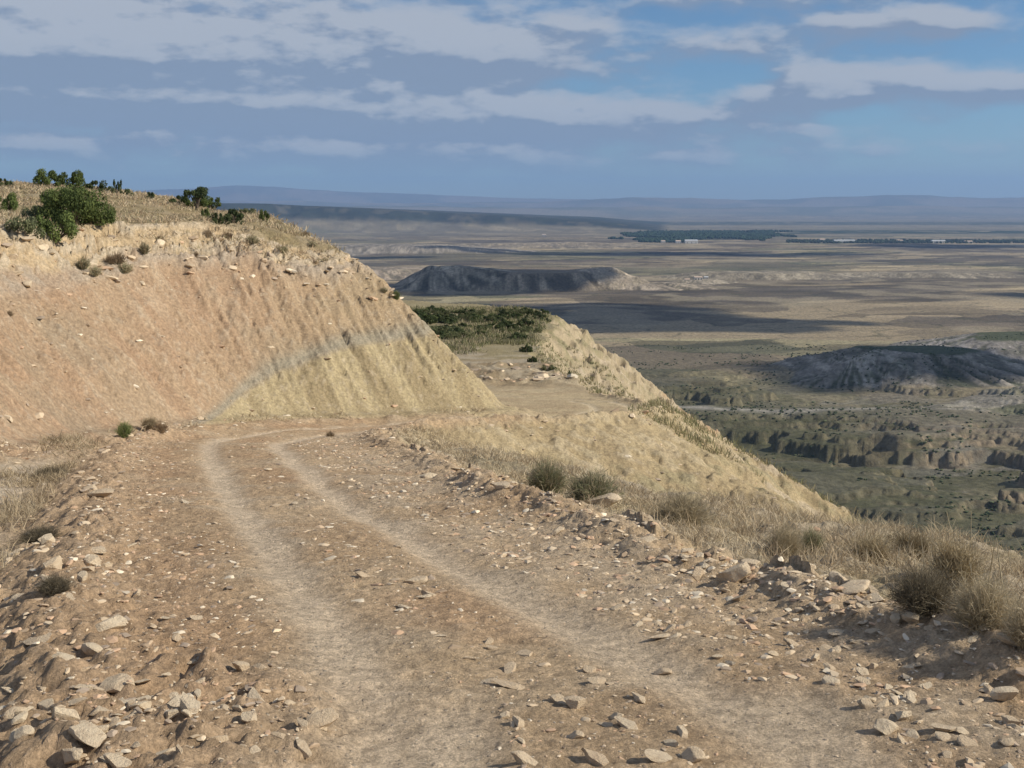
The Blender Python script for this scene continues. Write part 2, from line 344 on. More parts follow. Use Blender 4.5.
# ------------------------------------------------------------------ the far country
def mesa(x, y, cx, cy, rx, ry, h, seed, wall=.35, ang=0.0, rough=.35):
    """eroded table hill: flat top, gullied flanks"""
    ca, sa = math.cos(ang), math.sin(ang)
    u = ((x - cx) * ca + (y - cy) * sa) / rx; v = (-(x - cx) * sa + (y - cy) * ca) / ry
    r = np.sqrt(u * u + v * v) + (fbm(u * 2.2 + 5, v * 2.2, seed, 3) - .5) * rough
    th = np.arctan2(v, u)
    gul = ridged(th * 7 + fbm(u * 3, v * 3, seed + 2, 2), r * 1.3, seed + 4, 4)
    k = np.clip((1.0 - r) / wall, 0, 1)
    prof = k ** .85
    z = h * prof - h * .30 * (1 - gul) * np.sin(np.pi * np.clip(k, 0, 1)) 
    return np.where(r < 1, z, 0.0), k, gul
def fark(x, y):
    D = np.hypot(x, y)
    ZP_ = ZP + np.zeros_like(x)
    b1 = fbm(x / 900, y / 900, 201, 4); b2 = fbm(x / 160, y / 160, 205, 5); b3 = fbm(x / 35, y / 35, 209, 4)
    z = ZP_ + (b1 - .5) * 10 * ss(D, 1500, 4000) + (b2 - .5) * 3
    def c(r, g, b): return np.array([r, g, b])[None, :]
    def mix(a, b, t): return a + (b - a) * np.clip(t, 0, 1)[:, None]
    # fields: patches of plough, stubble, fallow and green
    fx, fy = (x * .96 + y * .28), (-x * .28 + y * .96)
    wp = (b2 - .5) * 90
    v1, e1 = cells((fx + wp) / 620, (fy + wp) / 300, 221); v2, e2 = cells((fx + wp) / 260, (fy - wp) / 140, 227)
    base = mix(c(.33, .265, .19), c(.22, .175, .135), ss(v1, .35, .5))
    base = mix(base, c(.40, .33, .22), ss(v1, .66, .68) * .9)
    base = mix(base, c(.17, .18, .105), ss(v1, .84, .86) * .8)
    base = mix(base, mix(c(.42, .34, .23), c(.10, .09, .075), ss(v2, .4, .6)), np.full(x.shape, .5))
    base = mix(base, c(.11, .095, .085), ss(fbm(x / 700, y / 330, 225, 4), .50, .58) * .75)
    v3, e3 = cells((fx + wp * .3) / 170, (fy + wp * .3) / 60, 229)
    base = base * (1 + (v3 - .5) * .75 * ss(v1, .1, .3))[:, None]
    base = mix(base, c(.075, .08, .05), ss(-e3, -.05, -.02) * .5)
    base = mix(base, c(.40, .34, .25), ss(b2, .58, .7) * .6)
    base = base * np.array([1.0, .98, .90])[None]
    base = mix(base, c(.13, .125, .085), ss(b1, .56, .66) * .55 * ss(D, 1500, 2500))
    farb = ss(D, 6500, 9000)
    base = mix(base, c(.24, .215, .155), farb * .55)
    zone = np.zeros(x.shape, int)
    # ---- badlands floor on the near right
    nb = ss(-D, -1500, -1080)
    g1 = fbm(x / 170 + 3, y / 85, 231, 5, .48)
    g1 = g1 + (fbm(x / 30, y / 26, 233, 5, .6) - .5) * .10
    def step(v, t, w=.012): return ss(v, t - w, t + w)
    terr = 9 * step(g1, .455, .007) + 4 * step(g1, .56, .008) + 3 * step(g1, .64, .008) + 4 * (g1 - .5) * 4 
    chan = ridged(x / 420 + .3, y / 190, 237, 4, .5)
    cut = step(chan, .84, .012) * 9
    zb = terr - cut - 9 + (b3 - .5) * 1.6
    z = z + nb * zb
    slopeedge = np.maximum(np.exp(-((g1 - .455) / .014) ** 2), np.maximum(np.exp(-((g1 - .56) / .016) ** 2), np.exp(-((g1 - .64) / .014) ** 2)))
    slopeedge = np.maximum(slopeedge, np.exp(-((chan - .84) / .02) ** 2))
    fl = mix(c(.20, .185, .105), c(.31, .26, .17), ss(b3, .42, .62)); fl = mix(fl, c(.13, .13, .07), ss(b2, .54, .64) * .7)
    fl = mix(fl, c(.30, .27, .22), ss(fbm(x / 60, y / 25, 241, 4), .6, .68) * .8)
    fl = mix(fl, c(.40, .31, .21), slopeedge * .95)
    fl = mix(fl, c(.34, .29, .22), step(g1, .64) * .5)
    fl = mix(fl, fl * .78, ss(b1 + (b2 - .5) * .5, .42, .6)); fl = mix(fl, c(.12, .115, .065), ss(-x + (b2 - .5) * 160, -360, -230) * .7)
    base = mix(base, fl, nb)
    # winding pale wash
    wy = 985 + 60 * np.sin(x / 160) + 25 * np.sin(x / 55)
    base = mix(base, c(.42, .38, .32), np.exp(-((y - wy) / 9) ** 2) * .8 * nb)
    # ---- table hills
    def add(args, rock, dark, k0=0.0, zid=1, top=None):
        nonlocal z, base, zone
        mz_, k, g = mesa(x, y, *args[:6], args[6], *args[7:])
        z = z + mz_
        m = ss(k, .02, .12)
        cc = mix(c(*rock), c(*dark), ss(1 - g, .30, .62)); 
        cc = mix(cc, c(*dark), ss(fbm(x / 30, y / 30, 251, 3), .5, .7) * .5)
        cc = mix(cc, cc * 1.9, ss(fbm(x / 14 + y / 60, y / 45, 253, 4), .54, .64) * .6)
        if top: cc = mix(cc, c(*top), ss(k, .93, 1.0))
        base = mix(base, cc, m); zone = np.where(m > .4, zid, zone)
    add((490, 1340, 175, 130, 27, 301, .62, 0.06, .4), (.25, .22, .18), (.085, .085, .055), zid=1, top=(.10, .11, .06))
    add((400, 1290, 80, 50, 7, 331, .8, 0.2, .4), (.28, .25, .21), (.095, .095, .06), zid=1)
    add((600, 1080, 190, 150, 20, 307, .9, -.1, .5), (.30, .265, .21), (.15, .145, .09), zid=1)
    add((700, 1500, 220, 140, 24, 309, .6, .1, .5), (.28, .25, .22), (.10, .10, .065), zid=1, top=(.10, .11, .06))
    add((40, 2780, 310, 200, 42, 311, .34, 0.05, .6), (.30, .24, .17), (.13, .105, .075), zid=2, top=(.25, .20, .14))
    add((-190, 2700, 190, 120, 13, 333, .6, 0.1, .5), (.32, .27, .20), (.10, .085, .06), zid=2)
    add((320, 2740, 200, 110, 12, 335, .6, -.1, .5), (.38, .31, .23), (.14, .12, .08), zid=2)
    add((-420, 3200, 330, 200, 22, 313, .5, 0, .5), (.34, .27, .20), (.20, .17, .12), zid=2)
    add((690, 3080, 330, 90, 18, 317, .55, -.05, .5), (.32, .27, .195), (.20, .17, .125), zid=3)
    add((1180, 3150, 420, 70, 13, 319, .55, .0, .5), (.32, .27, .195), (.20, .17, .125), zid=3)
    add((490, 2900, 120, 60, 10, 321, .6, .3, .4), (.38, .32, .24), (.20, .17, .12), zid=3)
    add((-520, 4900, 620, 380, 30, 323, .5, .1, .6), (.33, .28, .22), (.17, .15, .12), zid=2)
    add((150, 5600, 620, 300, 20, 327, .5, .1, .6), (.33, .27, .19), (.20, .17, .13), zid=3)
    # low wooded tableland far left
    xx = x / y
    ztop = np.interp(xx, [-.60, -.22, -.12, -.02, .08, .13, .15], [50, 28, -18, -72, -128, -185, -205])
    pl = ss(y + (b1 - .5) * 1500, 8300, 9500) * ss(-y, -15500, -13500)
    z = np.where(pl > 0, z + (np.maximum(ztop - ZP, 0)) * pl, z)
    wood = ss(pl, .35, .6) * ss(ztop, -203, -185) * (.55 + .45 * ss(b2, .3, .5))
    base = mix(base, mix(c(.025, .035, .03), c(.045, .055, .04), ss(b2, .4, .6)), wood)
    # pine belts on the plain
    xw = xx + (b2 - .5) * .03; yw = y + (b1 - .5) * 1800
    f1 = ss(-np.abs((yw - 7450 - 300 * (xx - .15) * 6) / 1150), -1, -.6) * ss(xw, .095, .135) * ss(-xw, -.255, -.17) 
    f2 = ss(-np.abs((y - 8800) / 700), -1, -.7) * ss(xx, .18, .24) 
    f3 = ss(-np.abs((y - 13500) / 1500), -1, -.7) * ss(xx, .0, .05)
    wood2 = np.clip(np.maximum(np.maximum(f1 * 1.0, f2), f3 * .8) * ss(b2, .30, .45), 0, 1)
    base = mix(base, c(.045, .065, .04), wood2)
    z = z + f1 * 4
    # ---- mountains on the horizon
    a = xx
    def ridge(y0, hs, xs, seed, wd, rough):
        prof = np.interp(a, xs, hs)
        n = fbm(a * 9, y / 9000, seed, 5, .55)
        return (prof * (1 - rough) + prof * rough * 2 * n) * np.exp(-((y - y0 - 2500 * (fbm(a * 4, a * 0 + 1, seed + 3, 2) - .5)) / wd) ** 2)
    m1 = ridge(21500, [205, 210, 200, 225, 205, 235, 225], [-.65, -.3, 0, .15, .3, .45, .65], 401, 2100, .30)
    m2 = ridge(27500, [330, 360, 330, 400, 380, 430, 470, 500], [-.65, -.3, -.05, .1, .25, .34, .45, .65], 411, 2600, .24)
    m3 = ridge(34500, [480, 680, 860, 700, 560, 450, 430, 470, 500], [-.65, -.38, -.25, -.16, -.05, .1, .2, .4, .65], 421, 3000, .16)
    mt = np.maximum(np.maximum(m1, m2), m3)
    z = z + mt * ss(y, 17500, 19500)
    mm = ss(mt, 20, 90)
    base = mix(base, mix(c(.17, .18, .15), c(.26, .235, .19), ss(fbm(x / 1300, y / 1300, 431, 4), .42, .6)), mm)
    zone = np.where(y > 17500, 4, zone)
    base = base * (.85 + .3 * b3)[:, None] * .80
    return z, base, zone

def terrain(x, y):
    z, col, zone = near(x, y)
    return z, col, zone
NEAR_END = 560.0
def H1(x, y):
    x = np.atleast_1d(np.array(x, float)); y = np.atleast_1d(np.array(y, float))
    zn, cn, zo = near(x, y)
    return zn
def HF(x, y):
    return fark(np.atleast_1d(np.array(x, float)), np.atleast_1d(np.array(y, float)))[0]

# ------------------------------------------------------------------ mesh helpers
def mesh_np(name, V, Fq, mat=None, color=None, smooth=False, parent=None, link=True):
    """V (n,3), Fq (m,k) all faces with k corners"""
    me = bpy.data.meshes.new(name); k = Fq.shape[1]; n = len(Fq)
    me.vertices.add(len(V)); me.vertices.foreach_set('co', np.ascontiguousarray(V, np.float32).ravel())
    me.loops.add(n * k); me.loops.foreach_set('vertex_index', np.ascontiguousarray(Fq, np.int32).ravel())
    me.polygons.add(n); me.polygons.foreach_set('loop_start', np.arange(n, dtype=np.int32) * k)
    me.polygons.foreach_set('loop_total', np.full(n, k, np.int32))
    me.polygons.foreach_set('use_smooth', np.full(n, bool(smooth)))
    me.update(calc_edges=True)
    if color is not None:
        at = me.color_attributes.new('tone', 'FLOAT_COLOR', 'POINT')
        at.data.foreach_set('color', np.concatenate([color, np.ones((len(color), 1))], 1).astype(np.float32).ravel())
    if mat: me.materials.append(mat)
    if not link: return me
    o = bpy.data.objects.new(name, me); COL.objects.link(o)
    if parent: o.parent = parent
    return o
def tag(o, label=None, cat=None, group=None, kind=None):
    if label: o['label'] = label
    if cat: o['category'] = cat
    if group: o['group'] = group
    if kind: o['kind'] = kind
    return o
def submesh(name, V, Fq, C, mask, mat, smooth=True):
    f = Fq[mask]; used = np.unique(f); re = np.zeros(len(V), np.int64); re[used] = np.arange(len(used))
    return mesh_np(name, V[used], re[f], mat, C[used], smooth)

# ------------------------------------------------------------------ materials
def new_mat(name):
    m = bpy.data.materials.new(name); m.use_nodes = True; nt = m.node_tree
    b = nt.nodes['Principled BSDF']; b.inputs['Roughness'].default_value = .95
    b.inputs['Specular IOR Level'].default_value = .12
    return m, nt, b
def noise(nt, scale, detail=4, rough=.55, vec=None, out='Fac'):
    n = N(nt, 'ShaderNodeTexNoise'); n.inputs['Scale'].default_value = scale; n.inputs['Detail'].default_value = detail
    n.inputs['Roughness'].default_value = rough
    if vec is not None: L(nt, vec, n.inputs['Vector'])
    return n.outputs[out]
def ground_mat():
    m, nt, b = new_mat('earth')
    at = N(nt, 'ShaderNodeVertexColor', layer_name='tone'); tc = N(nt, 'ShaderNodeTexCoord'); P = tc.outputs['Object']
    v1 = ramp(nt, noise(nt, 14, 6, .7, P), .3, .7, .72, 1.24)
    v2 = ramp(nt, noise(nt, 70, 4, .7, P), .3, .7, .76, 1.22)
    c = N(nt, 'ShaderNodeVectorMath', operation='SCALE'); L(nt, at.outputs[0], c.inputs[0]); L(nt, mth(nt, 'MULTIPLY', v1, v2), c.inputs['Scale'])
    vo = N(nt, 'ShaderNodeTexVoronoi'); vo.inputs['Scale'].default_value = 26; L(nt, P, vo.inputs['Vector'])
    peb = ramp(nt, vo.outputs['Distance'], .30, .16)
    sel = N(nt, 'ShaderNodeSeparateColor'); L(nt, vo.outputs['Color'], sel.inputs[0])
    pm = mth(nt, 'MULTIPLY', peb, ramp(nt, sel.outputs[0], .68, .74))
    tint = mixc(nt, sel.outputs[1], (.54, .45, .34), (.33, .25, .19))
    L(nt, mixc(nt, mth(nt, 'MULTIPLY', pm, .75), c.outputs[0], tint), b.inputs['Base Color'])
    h = mth(nt, 'ADD', mth(nt, 'MULTIPLY', noise(nt, 22, 7, .72, P), .045), mth(nt, 'MULTIPLY', pm, .012))
    bp = N(nt, 'ShaderNodeBump'); bp.inputs['Strength'].default_value = .9; bp.inputs['Distance'].default_value = 1.0
    L(nt, h, bp.inputs['Height']); L(nt, bp.outputs[0], b.inputs['Normal'])
    return m
def far_mat():
    m, nt, b = new_mat('far_earth')
    at = N(nt, 'ShaderNodeVertexColor', layer_name='tone'); tc = N(nt, 'ShaderNodeTexCoord'); P = tc.outputs['Object']
    v1 = ramp(nt, noise(nt, .16, 8, .7, P), .3, .7, .62, 1.36)
    c = N(nt, 'ShaderNodeVectorMath', operation='SCALE'); L(nt, at.outputs[0], c.inputs[0]); L(nt, v1, c.inputs['Scale'])
    L(nt, c.outputs[0], b.inputs['Base Color'])
    bp = N(nt, 'ShaderNodeBump'); bp.inputs['Strength'].default_value = .8; bp.inputs['Distance'].default_value = 3.0
    L(nt, noise(nt, .12, 8, .7, P), bp.inputs['Height']); L(nt, bp.outputs[0], b.inputs['Normal'])
    return m
M_GROUND, M_FAR = ground_mat(), far_mat()

# ------------------------------------------------------------------ build the land
def fan(rows, ncol, fn, tmax=.66, apex=8.0):
    t = np.linspace(-tmax, tmax, ncol); Y = rows[:, None] * np.ones(ncol)[None, :]; X = (Y + apex) * t[None, :]
    z, c, zo = fn(X.ravel(), Y.ravel())
    V = np.stack([X.ravel(), Y.ravel(), z], 1); nr = len(rows)
    i = (np.arange(nr - 1)[:, None] * ncol + np.arange(ncol - 1)[None, :]).ravel()
    Fq = np.stack([i, i + 1, i + ncol + 1, i + ncol], 1)
    return V, Fq, c, zo
QUICK = False
r1 = np.exp(np.arange(math.log(6.5), math.log(100), .0021)) - 8
r2 = np.exp(np.arange(math.log(100), math.log(NEAR_END + 8), .005)) - 8
rows = np.concatenate([r1, r2, [NEAR_END]])
def near_blend(x, y):
    # towards its far end the hillside meets the floor of the far country
    z, c, zo = near(x, y)
    m = ss(y, 420, NEAR_END)
    k = m > 0
    if k.any():
        zf, cf, _ = fark(x[k], y[k]); z[k] += (zf - z[k]) * m[k]; c[k] += (cf - c[k]) * m[k][:, None]
    return z, c, zo
V, Fq, C, ZO = fan(rows, 1250, near_blend)
zf = ZO[Fq[:, 0]]
tag(submesh('road', V, Fq, C, zf == 0, M_GROUND), kind='structure')
tag(submesh('hill', V, Fq, C, zf == 1, M_GROUND), kind='structure')
tag(submesh('terrain', V, Fq, C, zf == 2, M_GROUND), kind='structure')
q1 = np.exp(np.arange(math.log(NEAR_END + 8), math.log(3400), .0034)) - 8; q2 = np.exp(np.arange(math.log(3400), math.log(43000), .008)) - 8
V, Fq, C, ZO = fan(np.concatenate([[NEAR_END], q1[1:], q2]), 1250, fark)
zf = ZO[Fq[:, 0]]
tag(submesh('ground', V, Fq, C, (zf == 0), M_FAR), kind='structure')
tag(submesh('hills', V, Fq, C, (zf >= 1) & (zf <= 3), M_FAR), kind='structure')
tag(submesh('mountains', V, Fq, C, zf == 4, M_FAR), kind='structure')

# ------------------------------------------------------------------ clouds overhead whose shadows lie on the plain
M_CLOUD, nt_, b_ = new_mat('cloud_white'); b_.inputs['Base Color'].default_value = (.85, .85, .85, 1)
def cloud(tx, ty, rx, ry, seed, n=60, zc=1750.0):
    import bmesh
    k = (zc - ZP) / math.tan(R(SUN_EL)); cx = tx + k * math.sin(R(SUN_AZ)); cy = ty + k * math.cos(R(SUN_AZ))
    g = np.random.default_rng(seed); bm = bmesh.new(); bmesh.ops.create_icosphere(bm, subdivisions=3, radius=1)
    v = np.array([q.co[:] for q in bm.verts]); f = np.array([[q.index for q in t.verts] for t in bm.faces]); bm.free()
    Vs, Fs = [], []
    for i in range(n):
        a = g.uniform(0, 6.28); r = math.sqrt(g.random()) * (.9 + .25 * math.sin(a * 3 + seed)); s = g.uniform(.16, .34) * (1.15 - .5 * r)
        w = v * (1 + (fbm(v[:, 0] * 2 + i, v[:, 1] * 2 + v[:, 2], 50 + i, 3) - .5)[:, None] * .7)
        p = w * np.array([rx * s, ry * s, 95 * (1.3 - r)]); p[:, 2] = np.maximum(p[:, 2], -25)
        Vs.append(p + np.array([cx + math.cos(a) * r * rx * .85, cy + math.sin(a) * r * ry * .85, zc])); Fs.append(f + i * len(v))
    tag(mesh_np('cloud', np.concatenate(Vs), np.concatenate(Fs), M_CLOUD, smooth=True), kind='stuff')
cloud(-130, 2680, 320, 220, 1, 36); cloud(490, 1330, 190, 130, 2, 45); cloud(60, 1960, 640, 330, 3, 34)
cloud(700, 4700, 1100, 260, 5, 34); cloud(-900, 4300, 600, 240, 6, 26); cloud(2600, 5600, 900, 380, 7, 50); cloud(1500, 2500, 500, 120, 8, 45)

#@@OBJ_BEGIN
# ------------------------------------------------------------------ finding places on the ground
def on_ground(pts, y0=2.5, y1=170, n=900):
    """pixels -> points where the line of sight meets the hillside"""
    p = np.array(pts, float); tx = (p[:, 0] - 512) / FPX; tz = (p[:, 1] - HY) / FPX
    Y = np.exp(np.linspace(math.log(y0), math.log(y1), n))
    out = []
    for a in range(0, len(p), 200):
        t, s = tx[a:a + 200], tz[a:a + 200]
        X = t[:, None] * Y[None, :]; YY = np.broadcast_to(Y[None, :], X.shape)
        z = H1(X.ravel(), YY.ravel()).reshape(X.shape); ray = -s[:, None] * Y[None, :]
        hit = ray <= z
        k = np.where(hit.any(1), hit.argmax(1), n - 1)
        k = np.maximum(k, 1); ii = np.arange(len(t))
        d0 = (ray - z)[ii, k - 1]; d1 = (ray - z)[ii, k]; f = np.clip(d0 / np.where(np.abs(d0 - d1) < 1e-9, 1, d0 - d1), 0, 1)
        yy = Y[k - 1] + (Y[k] - Y[k - 1]) * f
        out.append(np.stack([t * yy, yy, H1(t * yy, yy)], 1))
    return np.concatenate(out)
rng = np.random.default_rng(11)

# ------------------------------------------------------------------ stones
def ico(sub):
    import bmesh
    bm = bmesh.new(); bmesh.ops.create_icosphere(bm, subdivisions=sub, radius=1)
    v = np.array([q.co[:] for q in bm.verts]); f = np.array([[q.index for q in t.verts] for t in bm.faces]); bm.free()
    return v, f
ICO = {k: ico(k) for k in (1, 2, 3)}
def rock_shape(seed, sub=3, cuts=11, flat=1.0):
    g = np.random.default_rng(seed); v, f = ICO[sub]; v = v.copy()
    for _ in range(cuts):
        n = g.normal(size=3); n[2] *= .8; n /= np.linalg.norm(n); d = g.uniform(.34, .72)
        k = v @ n; m = k > d; v[m] -= np.outer(k[m] - d, n)
    s = np.array([g.uniform(.85, 1.2), g.uniform(.55, .9), g.uniform(.4, .75) * flat]); v = v * s
    if sub > 1:
        v += (fbm(v[:, 0] * 2.1 + seed, v[:, 1] * 2.1 + v[:, 2] * 1.7, 500 + seed, 4) - .5)[:, None] * .07 * v
    v /= np.abs(v[:, :2]).max()                       # half width 1
    return v, f
def rock_mat():
    m, nt, b = new_mat('limestone')
    oi = N(nt, 'ShaderNodeObjectInfo'); tc = N(nt, 'ShaderNodeTexCoord'); P = tc.outputs['Object']
    a = mixc(nt, oi.outputs['Random'], (.76, .62, .44), (.62, .475, .32))
    vc = N(nt, 'ShaderNodeVectorMath', operation='ADD'); L(nt, P, vc.inputs[0]); L(nt, mth(nt, 'MULTIPLY', oi.outputs['Random'], 40), vc.inputs[1])
    n1 = noise(nt, 2.2, 6, .65, vc.outputs[0])
    c = mixc(nt, ramp(nt, n1, .46, .70, 0, .5), a, (.42, .29, .19))
    c = mixc(nt, ramp(nt, noise(nt, 9, 5, .7, vc.outputs[0]), .5, .72, 0, .45), c, (.80, .68, .51))
    L(nt, c, b.inputs['Base Color'])
    bp = N(nt, 'ShaderNodeBump'); bp.inputs['Strength'].default_value = .6; bp.inputs['Distance'].default_value = .08
    L(nt, noise(nt, 6, 7, .7, vc.outputs[0]), bp.inputs['Height']); L(nt, bp.outputs[0], b.inputs['Normal'])
    return m
def vcol_mat(name, rough=.95, trans=0.0, var=.25):
    m, nt, b = new_mat(name); b.inputs['Roughness'].default_value = rough
    at = N(nt, 'ShaderNodeVertexColor', layer_name='tone'); oi = N(nt, 'ShaderNodeObjectInfo')
    sc = N(nt, 'ShaderNodeVectorMath', operation='SCALE'); L(nt, at.outputs[0], sc.inputs[0])
    L(nt, ramp(nt, oi.outputs['Random'], 0, 1, 1 - var, 1 + var, False), sc.inputs['Scale'])
    L(nt, sc.outputs[0], b.inputs['Base Color'])
    if trans:
        tr = N(nt, 'ShaderNodeBsdfTranslucent'); L(nt, sc.outputs[0], tr.inputs[0])
        mx = N(nt, 'ShaderNodeMixShader'); mx.inputs[0].default_value = trans
        L(nt, b.outputs[0], mx.inputs[1]); L(nt, tr.outputs[0], mx.inputs[2]); L(nt, mx.outputs[0], nt.nodes['Material Output'].inputs[0])
    return m
M_ROCK = rock_mat(); M_GRAVEL = vcol_mat('gravel', .95, 0, 0); M_LEAF = vcol_mat('leaves', .8, .25, .2)
M_STRAW = vcol_mat('dry_stems', .9, .25, .15); M_BARK = vcol_mat('bark', .95, 0, .1)

ROCKS = [mesh_np('rock', *rock_shape(s, 3, 10 + s % 5, (1.0 if s % 3 else .6)), M_ROCK, link=False) for s in range(12)]
PEB = [rock_shape(100 + s, 1, 4, .8) for s in range(8)]
PEB2 = [rock_shape(200 + s, 2, 9, .8) for s in range(10)]

# hand-placed stones: pixel of the base, width in pixels, look, what singles it out
NAMED = [
 (735,580,34,'tilted wedge-shaped pale stone on the berm behind the road, ridge up', 1),
 (700,577,22,'squat cream stone just left of the tilted wedge-shaped stone', 2),
 (855,590,44,'broad flat grey slab half buried in the dry grass of the berm', 3),
 (897,622,17,'upright cream stone, left one of the pair below the dark twiggy bush', 4),
 (912,622,16,'upright cream stone, right one of the pair below the dark twiggy bush', 5),
 (838,634,18,'pale stone casting a long shadow on the right edge of the road', 6),
 (886,734,32,'rounded brown stone at the bottom right of the road', 7),
 (944,732,26,'cream block beside the rounded brown stone at the bottom right', 8),
 (505,688,38,'flat cream slab lying in the middle strip between the wheel tracks', 9),
 (627,728,28,'large pale stone of the small cluster low on the road, flat one', 10),
 (617,718,16,'pointed pale stone leaning on the flat one of the small cluster', 11),
 (604,726,18,'low grey stone left of the small cluster low on the road', 0),
 (414,583,24,'small flat cream slab on the strip between the tracks, farther up', 1),
 (398,548,12,'lone small block near the far end of the middle strip', 2),
 (268,470,9,'small dark-edged stone lying between the far tracks', 3),
 (293,504,9,'lone reddish stone on the road below the bend', 4),
 (90,655,20,'pointed white stone standing up from the left rubble ridge', 5),
 (75,705,26,'grey block in the left rubble ridge near the bottom', 6),
 (108,690,46,'long pale slab tilted across the left rubble ridge', 7),
 (140,682,26,'cream stone right of the long tilted slab', 8),
 (10,695,28,'orange-cream boulder at the left border of the photo', 9),
 (40,692,14,'small upright cream stone in front of a dark hollow on the left', 10),
 (12,715,24,'pale round stone under the orange-cream boulder', 11),
 (110,766,40,'large cream boulder at the bottom edge, left rubble ridge', 0),
 (70,762,30,'tan boulder left of the large cream boulder at the bottom edge', 1),
 (112,628,40,'long flat pale slab at the top of the near left ridge', 2),
 (98,552,22,'pointed cream stone in the middle of the left rubble ridge', 3),
 (88,565,20,'flat white stone below the pointed cream stone of the left ridge', 4),
 (100,497,24,'flat cream slab on the far half of the left rubble ridge', 5),
 (92,480,18,'cream slab just behind another slab on the far left ridge', 6),
 (190,665,16,'small grey block on the road edge beside the left ridge', 7),
 (165,620,10,'squarish small stone on the road near the left ridge', 8),
 (185,503,14,'flat pale stone on the reddish part of the road at the left', 9),
 (605,505,34,'largest cream block of the berm, under the grey-green bush', 10),
 (430,477,18,'cream block on the berm near the bend', 11),
 (455,470,20,'pale slab on the berm past the bend', 0),
 (500,487,22,'pale slab on the berm before the first bushes', 1),
 (560,532,18,'flat grey stone at the foot of the berm by the bushes', 2),
 (650,540,20,'brown block at the foot of the berm right of the bushes', 3),
 (800,612,16,'squat stone at the foot of the berm below the dry grass', 4),
 (1005,700,26,'pale stone at the right border near the bottom corner', 5),
 (975,640,18,'grey stone at the foot of the tawny grass', 6),
 (660,675,24,'flat stone beside the right wheel track', 7),
 (740,600,16,'cream pebble-like stone below the wedge-shaped stone', 8),
 (660,640,30,'low sunken slab crossing the edge of the right wheel track', 9),
 (25,235+50,20,'grey-white block high on the bank at the left border', 10),
]
BUSH_MARKS = [(547, 492, 'tan and olive bush first on the berm'), (592, 502, 'widest grey-green bush on the berm'), (682, 524, 'rounded straw-coloured bush on the berm'),
 (785, 556, 'small brown bush on the berm'), (925, 606, 'dark twiggy bush at the berm end'), (985, 625, 'big tawny bush at the border'),
 (124, 436, 'bright green tuft at the bank foot'), (160, 432, 'dry tuft at the bank foot'), (50, 478, 'dead bush highest in the ditch'), (40, 540, 'dead bush halfway down the ditch'),
 (55, 590, 'twiggy bush rooted in the rubble ridge')]
P0 = on_ground([(a[0], a[1]) for a in NAMED])
def put_rock(kind, x, y, z, half, rz, rx, ry, label, group=None, sz=1.0):
    o = bpy.data.objects.new('rock', ROCKS[kind % 12]); COL.objects.link(o)
    o.location = (x, y, z + half * .10 * sz); o.rotation_euler = (rx, ry, rz); o.scale = (half, half, half * sz)
    return tag(o, label, 'rock', group)
named_xy = []
for (px, py, wpx, lab, k), p in zip(NAMED, P0):
    half = wpx / 2 * p[1] / FPX
    sz = 1.15 if any(w in lab for w in ('upright', 'pointed', 'wedge', 'boulder')) else (.55 if any(w in lab for w in ('flat', 'slab', 'low')) else .9)
    rx, ry = rng.uniform(-.25, .25, 2)
    if 'wedge' in lab: ry = -.5
    put_rock(k, p[0], p[1] + half * .3, p[2], half * 1.08, rng.uniform(-.6, .6), rx, ry, lab, None, sz); named_xy.append((p[0], p[1]))

# scattered stones: (x, y, half width, zone)
cand = []
def along(line, n, y0, y1, off, spread, smin_, smax_, zone, pw=2.2, clump=True):
    got = 0
    g = np.random.default_rng(len(cand) + 5)
    while got < n:
        i = g.integers(0, len(line) - 1); t = g.random(); q = line[i] * (1 - t) + line[i + 1] * t
        if not (y0 < q[1] < y1): continue
        if g.random() > (8.0 / max(q[1], 4)) ** .35 + .2: continue
        d = line[i + 1] - line[i]; nrm = np.array([-d[1], d[0]]) / np.hypot(*d)
        q = q + nrm * (off + g.normal() * spread)
        if clump and vnoise(np.array([q[0] * 1.4]), np.array([q[1] * 1.4]), 601)[0] < g.random() * .75: continue
        cand.append((q[0], q[1], (smin_ + (smax_ - smin_) * g.random() ** pw) / 2, zone)); got += 1
def region(n, fn, smin_, smax_, zone, pw=3.0, clump=.8, bounds=(-6, 6, 3, 26)):
    g = np.random.default_rng(len(cand) + 9)
    x0, x1, y0, y1 = bounds
    m = n * 9; x = g.uniform(x0, x1, m); y = y0 + (y1 - y0) * g.random(m) ** 1.7
    k = fn(x, y) & (vnoise(x * 1.1 + 40, y * 1.1, 611) * .6 + vnoise(x * 3.1, y * 3.1, 613) * .4 > clump * g.random(m))
    x, y = x[k][:n], y[k][:n]
    s = (smin_ + (smax_ - smin_) * g.random(len(x)) ** pw) / 2
    cand.extend(zip(x, y, s, [zone] * len(x)))
along(LBERM, 420, 3, 24.5, .0, .22, .03, .16, 'lberm', 3.2)
along(LBERM, 1900, 3, 22, -.22, .34, .010, .07, 'lberm', 1.8, False)
along(LBERM, 260, 3, 9, .9, .6, .02, .14, 'ditch')
along(EDGE, 560, 4, 30, .05, .24, .03, .15, 'rberm', 2.8)
along(EDGE, 1300, 4, 26, .60, .55, .012, .09, 'shoulder', 3)
along(EDGE, 900, 4, 26, .12, .28, .010, .07, 'rberm', 1.8, False)
along(EDGE, 90, 30, 62, .0, .35, .08, .4, 'outer')
def between(x, y): tl = F_TL(x, y)[0]; tr = F_TR(x, y)[0]; return (tl < -.25) & (tr > .2)
def rightside(x, y): tr = F_TR(x, y)[0]; e = F_EDGE(x, y)[0]; return (tr < -.2) & (e > -.2)
def leftside(x, y): tl = F_TL(x, y)[0]; lb = F_LB(x, y)[0]; return (tl > .25) & (lb < .2)
